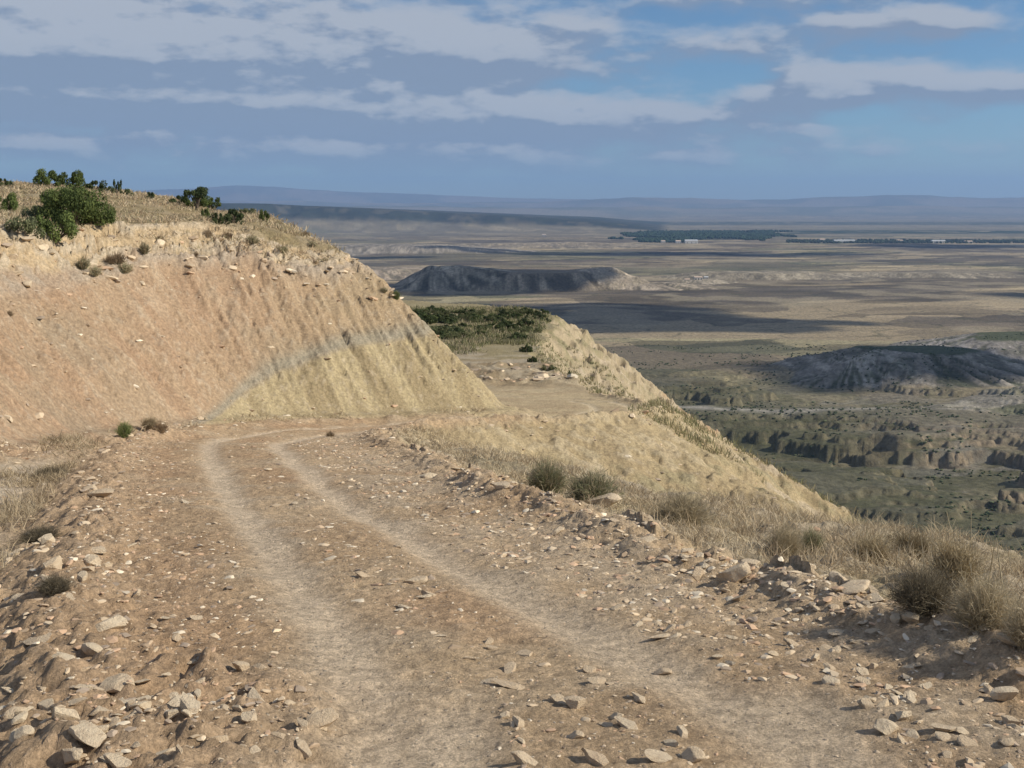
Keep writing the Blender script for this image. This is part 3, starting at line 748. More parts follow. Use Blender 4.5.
def anyroad(x, y): return (F_EDGE(x, y)[0] > 0) & (F_LB(x, y)[0] < 0) & (F_FOOT(x, y)[0] < 0)
region(1500, between, .012, .12, 'strip', 4.5, 1.2, (-5, 2, 3.2, 24))
region(6500, rightside, .008, .10, 'shoulder', 4.5, .9, (-4, 5, 3.2, 24))
region(2200, leftside, .010, .09, 'strip', 4.5, 1.0, (-7, 1, 3.2, 24))
region(6000, anyroad, .006, .03, 'strip', 2, .6, (-8, 5, 3.2, 12))
region(1500, lambda x, y: (F_LB(x, y)[0] > .3) & (F_FOOT(x, y)[0] < -.2), .015, .12, 'ditch', 3.5, .7, (-9, -1, 3.2, 22))
region(420, lambda x, y: (-F_EDGE(x, y)[0] > .3) & (-F_EDGE(x, y)[0] < 6) & (y > 22), .04, .24, 'fill', 3.5, .9, (-3, 9, 22, 40))
region(360, lambda x, y: (-F_EDGE(x, y)[0] > .3) & (-F_EDGE(x, y)[0] < 5) & (y < 22), .02, .14, 'bench', 3, .9, (-1, 8, 5, 22))
region(620, lambda x, y: (F_FOOT(x, y)[0] > .2) & (F_FOOT(x, y)[0] < 4.6), .03, .30, 'bank', 5, .9, (-13, 0, 12, 37))
region(520, lambda x, y: (F_FOOT(x, y)[0] > 3.6) & (F_FOOT(x, y)[0] < 5.6), .08, .48, 'lip', 2.6, .5, (-14, -2, 14, 38))
region(300, lambda x, y: (F_FOOT(x, y)[0] > -.5) & (F_FOOT(x, y)[0] < .3), .03, .16, 'foot', 3, .6, (-10, 1, 12, 35))
region(170, lambda x, y: (F_EDGE(x, y)[0] > 0) & (F_FOOT(x, y)[0] < -1), .25, 1.1, 'rubble', 2.5, .7, (-12, 5, 70, 80))
c_x = np.array([c[0] for c in cand]); c_y = np.array([c[1] for c in cand]); c_s = np.array([c[2] for c in cand]); c_zn = [c[3] for c in cand]
c_z = H1(c_x, c_y)
app = c_s * 2 / c_y * FPX
ppx = 512 + FPX * c_x / c_y; ppy = HY - FPX * c_z / c_y
inframe = (ppx > 4) & (ppx < 1020) & (ppy > 150) & (ppy < 764)
nx = np.array(named_xy); dn = np.min(np.hypot(c_x[:, None] - nx[None, :, 0], c_y[:, None] - nx[None, :, 1]), 1)
keep = dn > c_s * .8 + .03
# clear of the wheel tracks
ont = np.minimum(np.abs(F_TL(c_x, c_y)[0]), np.abs(F_TR(c_x, c_y)[0])) < .24
keep &= ~(ont & (c_s > .006) & (rng.random(len(c_x)) < .93))
score = np.where(inframe & keep & np.array([z not in ('rubble',) for z in c_zn]), app, 0)
big = np.argsort(-score)[:250]
GR = {'lberm': ('loose stone in the rubble ridge along the left of the track', 'stones of the left rubble ridge'),
      'ditch': ('loose stone in the ditch beyond the left rubble ridge', 'stones in the left ditch'),
      'rberm': ('loose stone in the berm along the drop side of the track', 'stones of the drop side berm'),
      'shoulder': ('loose stone on the gravelly shoulder right of the wheel tracks', 'stones on the right shoulder'),
      'strip': ('loose stone on the running surface of the track', 'stones on the track'),
      'outer': ('pale stone along the outer rim of the far stretch of track', 'stones on the far rim'),
      'fill': ('pale stone on the yellow fill slope below the far track', 'stones on the yellow fill slope'),
      'bench': ('stone on the grassy bench outside the berm', 'stones on the grassy bench'),
      'bank': ('pale stone stuck in the orange and yellow bank', 'stones in the bank'),
      'lip': ('cream limestone block in the broken rim of the bank', 'limestone blocks of the rim'),
      'foot': ('small stone lying at the foot of the cut bank', 'stones at the foot of the bank'),
      'rubble': ('grey stone of the rubble beyond the far bend', 'stones of the far rubble')}
bigset = set(big.tolist())
LAND = [(px, py, lab.split(',')[0] if 'upright cream' not in lab else lab.replace(', ', ' ').split(' of the pair')[0] + ' of the pair') for px, py, w_, lab, k_ in NAMED] + BUSH_MARKS
own_label = {}
for sec, phrase in enumerate(('just left of', 'just right of', 'just below', 'just behind')):
    for lx, ly, nm in LAND:
        if len(nm.split()) > 10: continue
        dx, dy = ppx[big] - lx, ppy[big] - ly
        along_, off_ = ((-dx, dy), (dx, dy), (dy, dx), (-dy, dx))[sec]
        ok = (along_ > 5) & (along_ < 75) & (np.abs(off_) < along_ * .8) & np.array([int(i) not in own_label for i in big])
        if not ok.any(): continue
        j = int(big[np.argmin(np.where(ok, along_ + np.abs(off_) * 1.5, 1e9))])
        own_label[j] = 'nearest stone %s the %s' % (phrase, nm)
for i in big:
    i = int(i); lab, grp = GR[c_zn[i]]
    put_rock(i % 12, c_x[i], c_y[i], c_z[i], c_s[i], rng.uniform(0, 6.28), *rng.uniform(-.35, .35, 2), own_label.get(i, lab), grp, rng.uniform(.5, 1.0))
# everything smaller is gravel
Vs, Fs, Cs, base = [], [], [], 0
TONES = np.array([(.66, .52, .36), (.57, .44, .30), (.72, .61, .46), (.46, .34, .23), (.56, .38, .25), (.40, .31, .23)])
idx = [i for i in range(len(c_x)) if i not in bigset and keep[i]]
for i in idx:
    v, f = (PEB2 if app[i] > 7 else PEB)[i % 8]
    a = rng.uniform(0, 6.28); ca, sa = math.cos(a), math.sin(a); s = c_s[i]
    w = np.stack([(v[:, 0] * ca - v[:, 1] * sa) * s + c_x[i], (v[:, 0] * sa + v[:, 1] * ca) * s + c_y[i], v[:, 2] * s * rng.uniform(.5, 1) + c_z[i] + s * .05], 1)
    Vs.append(w); Fs.append(f + base); base += len(v)
    Cs.append(np.repeat(TONES[rng.integers(0, 6)][None] * rng.uniform(.8, 1.12), len(v), 0))
tag(mesh_np('gravel', np.concatenate(Vs), np.concatenate(Fs), M_GRAVEL, np.concatenate(Cs)), kind='stuff')

# ------------------------------------------------------------------ blades, twigs and leaves
def blades(root, direc, length, width, bend, tone, seg=2, g=rng):
    """root (n,3), direc (n,3) unit; returns V,F,C of thin tapering blades made of triangles"""
    n = len(root); side = np.cross(direc, np.stack([g.normal(size=n), g.normal(size=n), np.zeros(n) + .1], 1)); side /= np.linalg.norm(side, axis=1)[:, None] + 1e-9
    w = side * (width / 2)[:, None]
    mid = root + direc * (length * .55)[:, None]; bv = g.normal(size=(n, 3)) * .5; bv[:, 2] = -np.abs(bv[:, 2])
    tip = root + direc * length[:, None] + bv * (bend * length)[:, None]
    V = np.stack([root - w, root + w, mid + w * .8, mid - w * .8, tip], 1).reshape(-1, 3)
    b = np.arange(n)[:, None] * 5
    F = np.concatenate([b + np.array([[0, 1, 2]]), b + np.array([[0, 2, 3]]), b + np.array([[3, 2, 4]])], 0)
    return V, F, np.repeat(tone, 5, 0)
def bush_dry(seed, n=1400, width=.006, tones=((.46, .37, .24), (.34, .28, .18), (.56, .47, .32)), up=.7, green=0.0, gtone=(.23, .235, .13)):
    """hemispherical bush of thin stems, radius 1 and height about 1"""
    g = np.random.default_rng(seed)
    root = np.stack([g.normal(size=n) * .16, g.normal(size=n) * .16, g.uniform(-.05, .1, n)], 1)
    d = g.normal(size=(n, 3)); d[:, 2] = np.abs(d[:, 2]) + up; d /= np.linalg.norm(d, axis=1)[:, None]
    ln = g.uniform(.45, 1.05, n) * (.75 + .3 * vnoise(d[:, 0] * 3 + seed, d[:, 1] * 3, seed))
    tn = np.array(tones)[g.integers(0, len(tones), n)] * g.uniform(.75, 1.2, n)[:, None]
    if green: m = g.random(n) < green; tn[m] = np.array(gtone) * g.uniform(.8, 1.25, m.sum())[:, None]
    a = blades(root, d, ln, np.full(n, width * 1.3), .18, tn, g=g)
    # side twigs
    k = g.integers(0, n, n * 2); f = g.uniform(.35, .95, n * 2)
    r2 = root[k] + d[k] * (ln[k] * f)[:, None]; d2 = d[k] + g.normal(size=(n * 2, 3)) * .55; d2 /= np.linalg.norm(d2, axis=1)[:, None]
    b = blades(r2, d2, g.uniform(.1, .3, n * 2), np.full(n * 2, width), .15, tn[k] * g.uniform(.85, 1.15, n * 2)[:, None], g=g)
    return np.concatenate([a[0], b[0]]), np.concatenate([a[1], b[1] + len(a[0])]), np.concatenate([a[2], b[2]])
def tube(p, r, tone=(.13, .10, .075), k=5):
    p = np.array(p, float); V, F = [], []
    for i, q in enumerate(p):
        d = p[min(i + 1, len(p) - 1)] - p[max(i - 1, 0)]; d /= np.linalg.norm(d); a = np.cross(d, (.3, .9, .1)); a /= np.linalg.norm(a); b = np.cross(d, a)
        for j in range(k): t = 6.2832 * j / k; V.append(q + (a * math.cos(t) + b * math.sin(t)) * r[i])
    for i in range(len(p) - 1):
        for j in range(k):
            a, b = i * k + j, i * k + (j + 1) % k; F += [(a, b, b + k), (a, b + k, a + k)]
    return np.array(V), np.array(F), np.repeat(np.array([tone]), len(V), 0)
def join(parts):
    V, F, C, b = [], [], [], 0
    for v, f, c in parts: V.append(v); F.append(f + b); C.append(c); b += len(v)
    return np.concatenate(V), np.concatenate(F), np.concatenate(C)
def leafy(seed, nclump=16, nleaf=2600, leaf=.07, tones=((.055, .095, .025), (.085, .13, .035), (.035, .06, .02)), flat=.75, trunk=0.0, spread=1.0):
    """evergreen shrub: crown of leaf faces round clump centres, and its stems; radius 1"""
    g = np.random.default_rng(seed)
    cl = []
    for _ in range(nclump):
        a = g.uniform(0, 6.28); r = math.sqrt(g.random()) * .72 * spread; h = g.uniform(.15, 1) * (1 - .45 * r)
        cl.append((math.cos(a) * r, math.sin(a) * r, trunk + h * flat, g.uniform(.12, .32)))
    cl = np.array(cl); k = g.integers(0, nclump, nleaf)
    d = g.normal(size=(nleaf, 3)); d /= np.linalg.norm(d, axis=1)[:, None]
    rad = cl[k, 3] * g.uniform(.35, 1.0, nleaf) ** .5 * (.8 + .5 * vnoise(d[:, 0] * 4, d[:, 1] * 4 + d[:, 2] * 3, seed + 3))
    c = cl[k, :3] + d * rad[:, None] * np.array([1, 1, .8]); c[:, 2] = np.maximum(c[:, 2], .02)
    n = d + g.normal(size=d.shape) * .7; n /= np.linalg.norm(n, axis=1)[:, None]
    a = np.cross(n, g.normal(size=d.shape)); a /= np.linalg.norm(a, axis=1)[:, None]; b = np.cross(n, a)
    s = (leaf * g.uniform(.6, 1.3, nleaf))[:, None]
    V = np.stack([c - a * s, c - b * s * .5, c + a * s, c + b * s * .5], 1).reshape(-1, 3)
    q = np.arange(nleaf)[:, None] * 4; F = np.concatenate([q + np.array([[0, 1, 2]]), q + np.array([[0, 2, 3]])])
    ct = np.array(tones)[g.integers(0, len(tones), nclump)][k] * .5 + np.array(tones)[g.integers(0, len(tones), nleaf)] * .5
    C = np.repeat(ct * g.uniform(.75, 1.3, nleaf)[:, None], 4, 0)
    st = []
    for j in range(min(nclump, 9)):
        p = cl[j, :3]; st.append(tube([(g.normal() * .04, g.normal() * .04, -.12), (p[0] * .35, p[1] * .35, max(p[2] * .4, trunk * .8)), tuple(p)], (.05 + .03 * (trunk > 0), .03, .012)))
    return (V, F, C), join(st)
def make_shrub(seed, label, cat, name='shrub', **kw):
    (V, F, C), S = leafy(seed, **kw)
    t = bpy.data.objects.new(name, None); COL.objects.link(t); tag(t, label, cat)
    mesh_np('foliage', V, F, M_LEAF, C, parent=t); mesh_np('stem', S[0], S[1], M_BARK, S[2], parent=t)
    return t
def copy_tree(o):
    c = o.copy(); COL.objects.link(c)
    for ch in o.children: d = ch.copy(); COL.objects.link(d); d.parent = c
    return c
def seat(o, x, y, z, r, h, rz): o.location = (x, y, z); o.scale = (r, r, h); o.rotation_euler = (0, 0, rz)

GRN = ((.115, .15, .05), (.17, .205, .065), (.075, .10, .035)); GRY = ((.15, .165, .085), (.20, .21, .11), (.10, .11, .06)); DRK = ((.065, .085, .035), (.10, .12, .05), (.045, .06, .03))
protos = {}
def shrub(kind, label, group=None, name='shrub', cat='shrub'):
    if kind not in protos:
        k = {'g1': dict(seed=1, nclump=34, nleaf=6000, leaf=.034, tones=GRN), 'g2': dict(seed=2, nclump=12, nleaf=3600, leaf=.05, tones=GRN, flat=.9),
             'y1': dict(seed=3, nclump=16, nleaf=3800, leaf=.045, tones=GRY, flat=.8), 'd1': dict(seed=4, nclump=9, nleaf=1500, leaf=.07, tones=DRK, flat=.95),
             'd2': dict(seed=5, nclump=13, nleaf=2400, leaf=.06, tones=DRK, flat=.7), 't1': dict(seed=6, nclump=11, nleaf=2200, leaf=.06, tones=DRK, flat=.45, trunk=.75),
             'o1': dict(seed=7, nclump=13, nleaf=1700, leaf=.075, tones=((.07, .09, .035), (.10, .12, .045), (.05, .065, .03))), 'o2': dict(seed=8, nclump=9, nleaf=1300, leaf=.085, tones=DRK),
             'o3': dict(seed=9, nclump=15, nleaf=1700, leaf=.07, tones=((.12, .13, .06), (.15, .15, .075), (.09, .10, .045)), flat=.6)}[kind]
        protos[kind] = make_shrub(label=label, cat=cat, name=name, **k); o = protos[kind]
    else: o = copy_tree(protos[kind]); o.name = name
    o['label'] = label; o['category'] = cat
    if group: o['group'] = group
    elif 'group' in o: del o['group']
    return o
# shrubs on the plateau: base pixel, width, height in pixels, look
PLAT = [(72,224,62,40,'g1','largest dark green shrub, sprawling on the rim at the left'), (98,224,36,24,'g1','green shrub hanging at the rim, right end of the largest clump'),
 (48,188,30,17,'g2','bright green shrub on the skyline above the largest clump'), (72,188,24,16,'g2','round green shrub on the skyline right of the bright one'),
 (94,191,22,13,'d2','dark shrub on the skyline where the big clump ends'), (106,193,14,9,'d2','low dark shrub leaning right on the skyline'),
 (117,195,9,14,'d1','narrow dark upright sprig on the skyline'), (126,196,13,9,'d2','small dark shrub beside the narrow sprig on the skyline'),
 (150,199,10,7,'d1','tiny dark bush alone on the skyline before the little tree'), (4,186,16,10,'d2','dark shrub on the skyline at the left border'),
 (6,212,22,18,'g2','green shrub at the left border under the skyline'), (24,236,34,22,'y1','grey-green shrub at the rim near the left border'),
 (54,240,40,27,'g2','green shrub growing over the limestone rim at the left'), (40,222,34,18,'y1','pale olive shrub between the rim and the big green clump'),
 (60,206,40,20,'g1','green shrub in the middle of the big clump'),
 (180,205,22,12,'d2','dark spreading shrub left of the little tree'), (193,208,26,12,'g2','bright green shrub under the little tree'),
 (212,207,20,12,'g2','green shrub just right of the little tree'), (205,219,9,11,'g2','small upright green shrub below the little tree'),
 (220,222,18,12,'d2','dark low shrub left of the round one at the rim'), (234,223,24,17,'d2','round dark green shrub at the rim in mid plateau'),
 (218,209,22,10,'g1','flat green shrub on the skyline behind the round one'), (236,212,16,8,'g1','low green shrub on the skyline past the little tree'),
 (264,222,11,12,'g2','small green shrub at the rim near the nose'), (284,221,22,11,'g2','bright green shrub at the end of the plateau'),
 (292,223,18,8,'d2','last dark green shrub trailing over the end of the plateau'), (248,214,18,7,'y1','grey-green low shrub on the skyline near the nose')]
P1 = on_ground([(a[0], a[1]) for a in PLAT])
for (px, py, w, h, k, lab), p in zip(PLAT, P1):
    yy = min(p[1], 46); x = (px - 512) / FPX * yy; z = H1(x, yy)[0]
    o = shrub(k, lab); seat(o, x, yy, z - .05, w / 2 * yy / FPX * 1.22, h * yy / FPX * 1.42, rng.uniform(0, 6))
x, y = (197 - 512) / FPX * 42, 42.0
o = shrub('t1', 'little flat-topped tree with a bare trunk on the plateau skyline', None, 'tree', 'tree'); seat(o, x, y, H1(x, y)[0] - .03, .56, .74, 1.0)
for c_, nm in zip(sorted(o.children, key=lambda q: q.name), ('crown', 'trunk')): c_.name = nm
# tufts and low bushes on the bank and its rim
DB = {}
def dry_bush(kind, label, group=None, name='dry_bush', cat='bush'):
    if kind not in DB:
        k = {'near': dict(seed=21, n=2600, width=.0075), 'dark': dict(seed=22, n=3000, width=.0075, tones=((.13, .105, .075), (.20, .165, .11), (.27, .225, .15)), up=.35),
             'olive': dict(seed=23, n=2200, width=.011, green=.5), 'tan': dict(seed=24, n=1500, width=.013, tones=((.38, .30, .18), (.30, .23, .14), (.45, .37, .24))),
             'small': dict(seed=25, n=420, width=.035, green=.35, up=.45), 'stan': dict(seed=26, n=420, width=.035, up=.45, tones=((.38, .29, .19), (.30, .22, .14))),
             'grass': dict(seed=27, n=900, width=.02, tones=((.13, .17, .06), (.20, .23, .09), (.28, .27, .13)), up=1.2)}[kind]
        V, F, C = bush_dry(**k); DB[kind] = mesh_np(name, V, F, M_STRAW, C, link=False)
    o = bpy.data.objects.new(name, DB[kind]); COL.objects.link(o)
    return tag(o, label, cat, group)
BUSH = [(547,492,50,34,'olive','tan and olive rounded bush, first on the berm past the bend'), (592,502,72,34,'olive','widest grey-green bush on the berm, with a dark shadow under it'),
 (682,524,76,34,'near','rounded straw-coloured bush on the berm between the two bush gaps'), (785,556,46,34,'near','small brown bush at the start of the dry grass'),
 (812,552,34,26,'olive','greenish low bush just behind the small brown bush'), (925,606,84,46,'dark','dark twiggy bush at the right end of the berm'),
 (985,625,90,52,'near','big tawny bush at the right border beside the dark twiggy one'), (1030,640,84,46,'near','tawny bush cut by the right border'),
 (955,585,70,50,'tan','pale straw bush behind the dark twiggy bush'),
 (83,268,28,18,'small','olive tuft below the limestone rim at the left'), (96,275,22,15,'small','grey-green tuft under the olive tuft on the bank'),
 (118,263,26,16,'stan','brownish dry tuft beside the olive tufts on the bank'), (126,272,24,16,'small','dark olive tuft lowest of the group on the bank'),
 (144,252,20,18,'small','rounded olive tuft against the white rim'), (253,244,22,15,'small','green bush on the limestone rim near the nose'),
 (228,238,18,10,'stan','pale dry tuft on the rim left of the green bush'), (283,254,20,13,'small','olive tuft below the rim at the nose'),
 (312,246,14,9,'small','small grey tuft high on the nose'), (208,235,16,12,'stan','dry brown tuft on the rim under the round shrub'),
 (10,470-155,12,8,'stan','dark dead tuft on the orange bank at the left border'), (325,262,12,8,'small','last olive tuft on the edge of the nose'),
 (110,262,22,12,'stan','reddish dry tuft between the olive and brown tufts'), (160,243,16,9,'stan','low dry tuft on the rim beside the rounded olive one'),
 (196,252,12,8,'stan','small dry tuft in the middle of the rim'), (305,236,16,8,'stan','straw tuft on top of the nose'),
 (384,292,14,8,'small','olive tuft where the nose outline steepens'), (396,298,12,9,'grass','green tuft on the outline of the nose'),
 (124,436,24,15,'grass','bright green grass tuft at the foot of the bank'), (160,432,26,16,'stan','dry tuft at the foot of the bank beside the green one'),
 (150,428,22,12,'tan','pale dry tuft behind the green one at the bank foot'),
 (50,478,44,15,'dark','dark dead bush in the ditch at the left'), (40,540,50,18,'dark','dead bush in the left ditch halfway down'),
 (55,590,40,20,'dark','twiggy dead bush rooted in the left rubble ridge'),
 (330,476-40,14,8,'stan','small dry tuft at the foot of the yellow bank'),
 (915,558,60,30,'tan','straw bush on the bench behind the dry grass'), (870,560,50,28,'tan','low straw bush left of the other on the bench')]
P2 = on_ground([(a[0], a[1]) for a in BUSH], 2.5, 60)
for (px, py, w, h, k, lab), p in zip(BUSH, P2):
    o = dry_bush(k, lab, None, 'grass_tuft' if k == 'grass' else 'dry_bush', 'grass tuft' if k == 'grass' else 'bush')
    r = w / 2 * p[1] / FPX
    o.location = (p[0], p[1], p[2] - .02); q_ = .8 if k in ('small', 'stan') else 1.08; o.scale = (r * q_, r * q_ * rng.uniform(.7, 1), h * p[1] / FPX * (.85 if q_ < 1 else 1.1)); o.rotation_euler = (0, 0, rng.uniform(0, 6))
# scrub on the knoll beyond the far bend
g = np.random.default_rng(31); sx, sy = [], []
while len(sx) < 190:
    y = 93 + 46 * g.random(); t = g.uniform(-.145, .075); x = t * y
    e = F_EDGE(np.array([x]), np.array([y]))[0][0]
    if e < .8 + (y < 100) * 2: continue
    if y < 90 + 16 * fbm(np.array([x * .16]), np.array([y * .0 + 2.0]), 33, 3)[0]: continue
    
    sx.append(x); sy.append(y)
sz_ = H1(sx, sy)
near_front = np.argsort(sy)
order = sorted(range(len(sx)), key=lambda i: -sy[i])
for q, i in enumerate(order):
    k = ('o1', 'o3', 'o2', 'o1', 'o3')[q % 5]
    o = shrub(k, {'o1': 'olive green scrub bush on the knoll beyond the far bend', 'o2': 'dark green scrub bush on the knoll beyond the far bend', 'o3': 'pale grey-green scrub bush on the knoll beyond the far bend'}[k], 'scrub bushes on the far knoll')
    r = g.uniform(.55, 1.25); seat(o, sx[i], sy[i], sz_[i] - .1, r * g.uniform(.9, 1.4), r * g.uniform(.8, 1.15), g.uniform(0, 6))
KN = [(505,316,16,9,'o2','rounded dark bush standing above the scrub on the knoll'), (528,320,10,7,'o2','second dark bush on the knoll skyline, near its end'), (548,322,10,6,'o2','last dark bush on the knoll skyline'),
 (434,312,18,9,'o2','dark bush on the knoll next to the yellow nose'), (527,352,16,10,'o1','olive bush at the front end of the knoll scrub'), (549,371,16,10,'o3','olive bush below the knoll by the stony rim'), (570,376,5,8,'o2','tiny dark upright bush on the slope beyond the far bend'), (533,362,12,8,'o1','low olive bush above the far rubble')]
P3 = on_ground([(a[0], a[1]) for a in KN], 20, 170)
for (px, py, w, h, k, lab), p in zip(KN, P3):
    yy = min(p[1], 138); x = (px - 512) / FPX * yy
    o = shrub(k, lab); seat(o, x, yy, H1(x, yy)[0] - .1, w / 2 * yy / FPX * 1.1, h * yy / FPX * 1.15, 1.0)

# ------------------------------------------------------------------ dry grass
def grass(name, n, fn, bounds, ln, wd, tones, tuft=7, thr=.5, fr=1.2, seed=0, spread=.05, pw=1.5, lean=.35):
    g = np.random.default_rng(700 + seed); x0, x1, y0, y1 = bounds
    m = n * 8; x = g.uniform(x0, x1, m); y = y0 + (y1 - y0) * g.random(m) ** pw
    k = fn(x, y); x, y = x[k], y[k]
    nn = fbm(x * fr, y * fr, 800 + seed, 3); k = nn > thr - .12 + .24 * g.random(len(x)); x, y = x[k][:n], y[k][:n]
    X = np.repeat(x, tuft) + g.normal(size=len(x) * tuft) * spread; Y = np.repeat(y, tuft) + g.normal(size=len(x) * tuft) * spread
    Z = H1(x, y); Z = np.repeat(Z, tuft) - .01; N_ = len(X)
    d = np.stack([g.normal(size=N_) * lean, g.normal(size=N_) * lean, np.ones(N_)], 1); d /= np.linalg.norm(d, axis=1)[:, None]
    l = g.uniform(*ln, N_) * np.repeat(g.uniform(.6, 1.15, len(x)), tuft); w = wd[0] + wd[1] * Y
    tn = np.array(tones)[np.repeat(g.integers(0, len(tones), len(x)), tuft)] * g.uniform(.8, 1.2, N_)[:, None]
    V, F, C = blades(np.stack([X, Y, Z], 1), d, l, w, .25, tn, g=g)
    tag(mesh_np(name, V, F, M_STRAW, C), kind='stuff')
STR = ((.56, .45, .30), (.48, .37, .24), (.62, .52, .36), (.40, .31, .21))
def ed_(x, y): return -F_EDGE(x, y)[0]
grass('dry_grass', 3900, lambda x, y: (ed_(x, y) > .25) & (ed_(x, y) < 6.5) & (x / y > .17 + .10 * (y > 16)) , (1, 10, 5.2, 20), (.08, .27), (.0025, .00035), STR, 10, .46, .8, 1, .07, 1.5, .7)
grass('dry_grass', 1700, lambda x, y: (ed_(x, y) > .2) & (ed_(x, y) < 2.6) & (x / y < .17), (-3, 4, 8, 26), (.06, .20), (.0025, .0004), STR, 10, .50, .8, 2, .07, 1.5, .75)
grass('dry_grass', 7000, lambda x, y: (F_FOOT(x, y)[0] > 5.0), (-26, -5.5, 18, 54), (.10, .26), (.004, .0006), ((.48, .37, .24), (.42, .31, .20), (.54, .44, .30), (.33, .28, .17)), 9, .42, .55, 3, .14, 1.5, .75)
grass('dry_grass', 2900, lambda x, y: (F_LB(x, y)[0] > .45) & (F_FOOT(x, y)[0] < .2), (-9.5, -2, 4, 24), (.08, .22), (.0025, .0004), ((.44, .35, .23), (.33, .26, .17), (.50, .41, .28)), 9, .50, .55, 4, .07, 1.5, .75)
grass('dry_grass', 420, lambda x, y: (F_FOOT(x, y)[0] > -.3) & (F_FOOT(x, y)[0] < .5), (-9, 0, 14, 34), (.06, .18), (.003, .0006), ((.50, .40, .27), (.42, .33, .21)), 8, .55, .6, 5, .09, 1.5, .8)
grass('scrub_grass', 2600, lambda x, y: (F_EDGE(x, y)[0] > .3) & (y > 76 + 34 * fbm(x * .16, y * .1, 35, 3)), (-22, 8, 84, 146), (.25, .6), (.01, .0006), ((.24, .23, .11), (.34, .30, .18), (.42, .35, .23), (.18, .19, .09)), 6, .45, .12, 6, .3)
grass('dry_grass', 1500, lambda x, y: (ed_(x, y) > -.3) & (ed_(x, y) < 9), (2, 16, 34, 110), (.15, .4), (.004, .0006), ((.36, .30, .18), (.24, .23, .12)), 7, .52, .2, 7, .15)
# tall weed stalks over the dry grass
stk = [(946,540,18), (960,545,34), (972,548,36), (938,545,22), (865,520,14), (905,528,12), (988,552,18), (925,548,14), (1003,556,16)]
PS = on_ground([(a[0], a[1] + 34) for a in stk], 3, 40)
for (px, py, h), p in zip(stk, PS):
    V, F, C = tube([(0, 0, 0), (.02, .01, .5), (.06, .0, 1.0)], (.012, .009, .004), (.45, .38, .26), 4)
    o = mesh_np('weed_stalk', V, F, M_STRAW, C); o.location = p; o.scale = (.5, .5, (h + 34) * p[1] / FPX); o.rotation_euler = (0, rng.uniform(-.15, .2), rng.uniform(0, 6))
    tag(o, 'thin dry weed stalk sticking up above the tawny grass', 'weed', 'weed stalks over the dry grass')

# ------------------------------------------------------------------ far away: scrub, woods, farm buildings
def lumps(name, xs, ys, rs, hs, tones, dz=0.0, seed=0, sub=1, zf=HF):
    g = np.random.default_rng(900 + seed); z = zf(xs, ys); v, f = ICO[sub]; n = len(xs); m = len(v)
    jit = 1 + g.normal(size=(n, m)) * .22
    a = g.uniform(0, 6.28, n)
    vx = (v[None, :, 0] * np.cos(a)[:, None] - v[None, :, 1] * np.sin(a)[:, None]); vy = (v[None, :, 0] * np.sin(a)[:, None] + v[None, :, 1] * np.cos(a)[:, None])
    X = xs[:, None] + vx * jit * rs[:, None]; Y = ys[:, None] + vy * jit * rs[:, None]; Z = z[:, None] + (v[None, :, 2] * jit * .5 + .42) * hs[:, None] + dz
    V = np.stack([X.ravel(), Y.ravel(), Z.ravel()], 1); F = (f[None] + (np.arange(n) * m)[:, None, None]).reshape(-1, 3)
    C = np.repeat(np.array(tones)[g.integers(0, len(tones), n)] * g.uniform(.7, 1.3, n)[:, None], m, 0)
    return tag(mesh_np(name, V, F, M_GRAVEL, C), kind='stuff')
g = np.random.default_rng(41)
n = 9000; Y = 600 + 1000 * g.random(n) ** 1.3; T = g.uniform(.05, .56, n); X = T * Y
k = fbm(X / 60, Y / 40, 851, 4) > .56; X, Y = X[k], Y[k]
lumps('scrub', X, Y, g.uniform(.6, 1.7, len(X)), g.uniform(.7, 1.8, len(X)), ((.07, .085, .045), (.10, .11, .06), (.05, .065, .035)), seed=1)
n = 9000; Y = 6250 + 2600 * g.random(n); T = g.uniform(.085, .275, n); X = T * Y; xx = T
cy = 7450 + 300 * (xx - .15) * 6
w_ = fbm(X / 300, Y / 500, 855, 4) - .5
k = (np.abs(Y - cy + w_ * 2600) < 1000) & (T + w_ * .10 > .108) & (T + w_ * .12 < .235) & (fbm(X / 260, Y / 200, 853, 3) > .40); X, Y = X[k], Y[k]
lumps('pine_forest', X, Y, g.uniform(5, 11, len(X)), g.uniform(12, 20, len(X)), ((.03, .05, .028), (.04, .065, .035)), seed=2)
n = 2500; Y = 6000 + 500 * g.random(n); T = .25 + .32 * g.random(n); X = T * Y
k = fbm(X / 300, Y / 100, 857, 3) > .42; lumps('tree_belt', X[k], Y[k], g.uniform(5, 10, k.sum()), g.uniform(8, 15, k.sum()), ((.03, .045, .03), (.045, .06, .035)), seed=3)

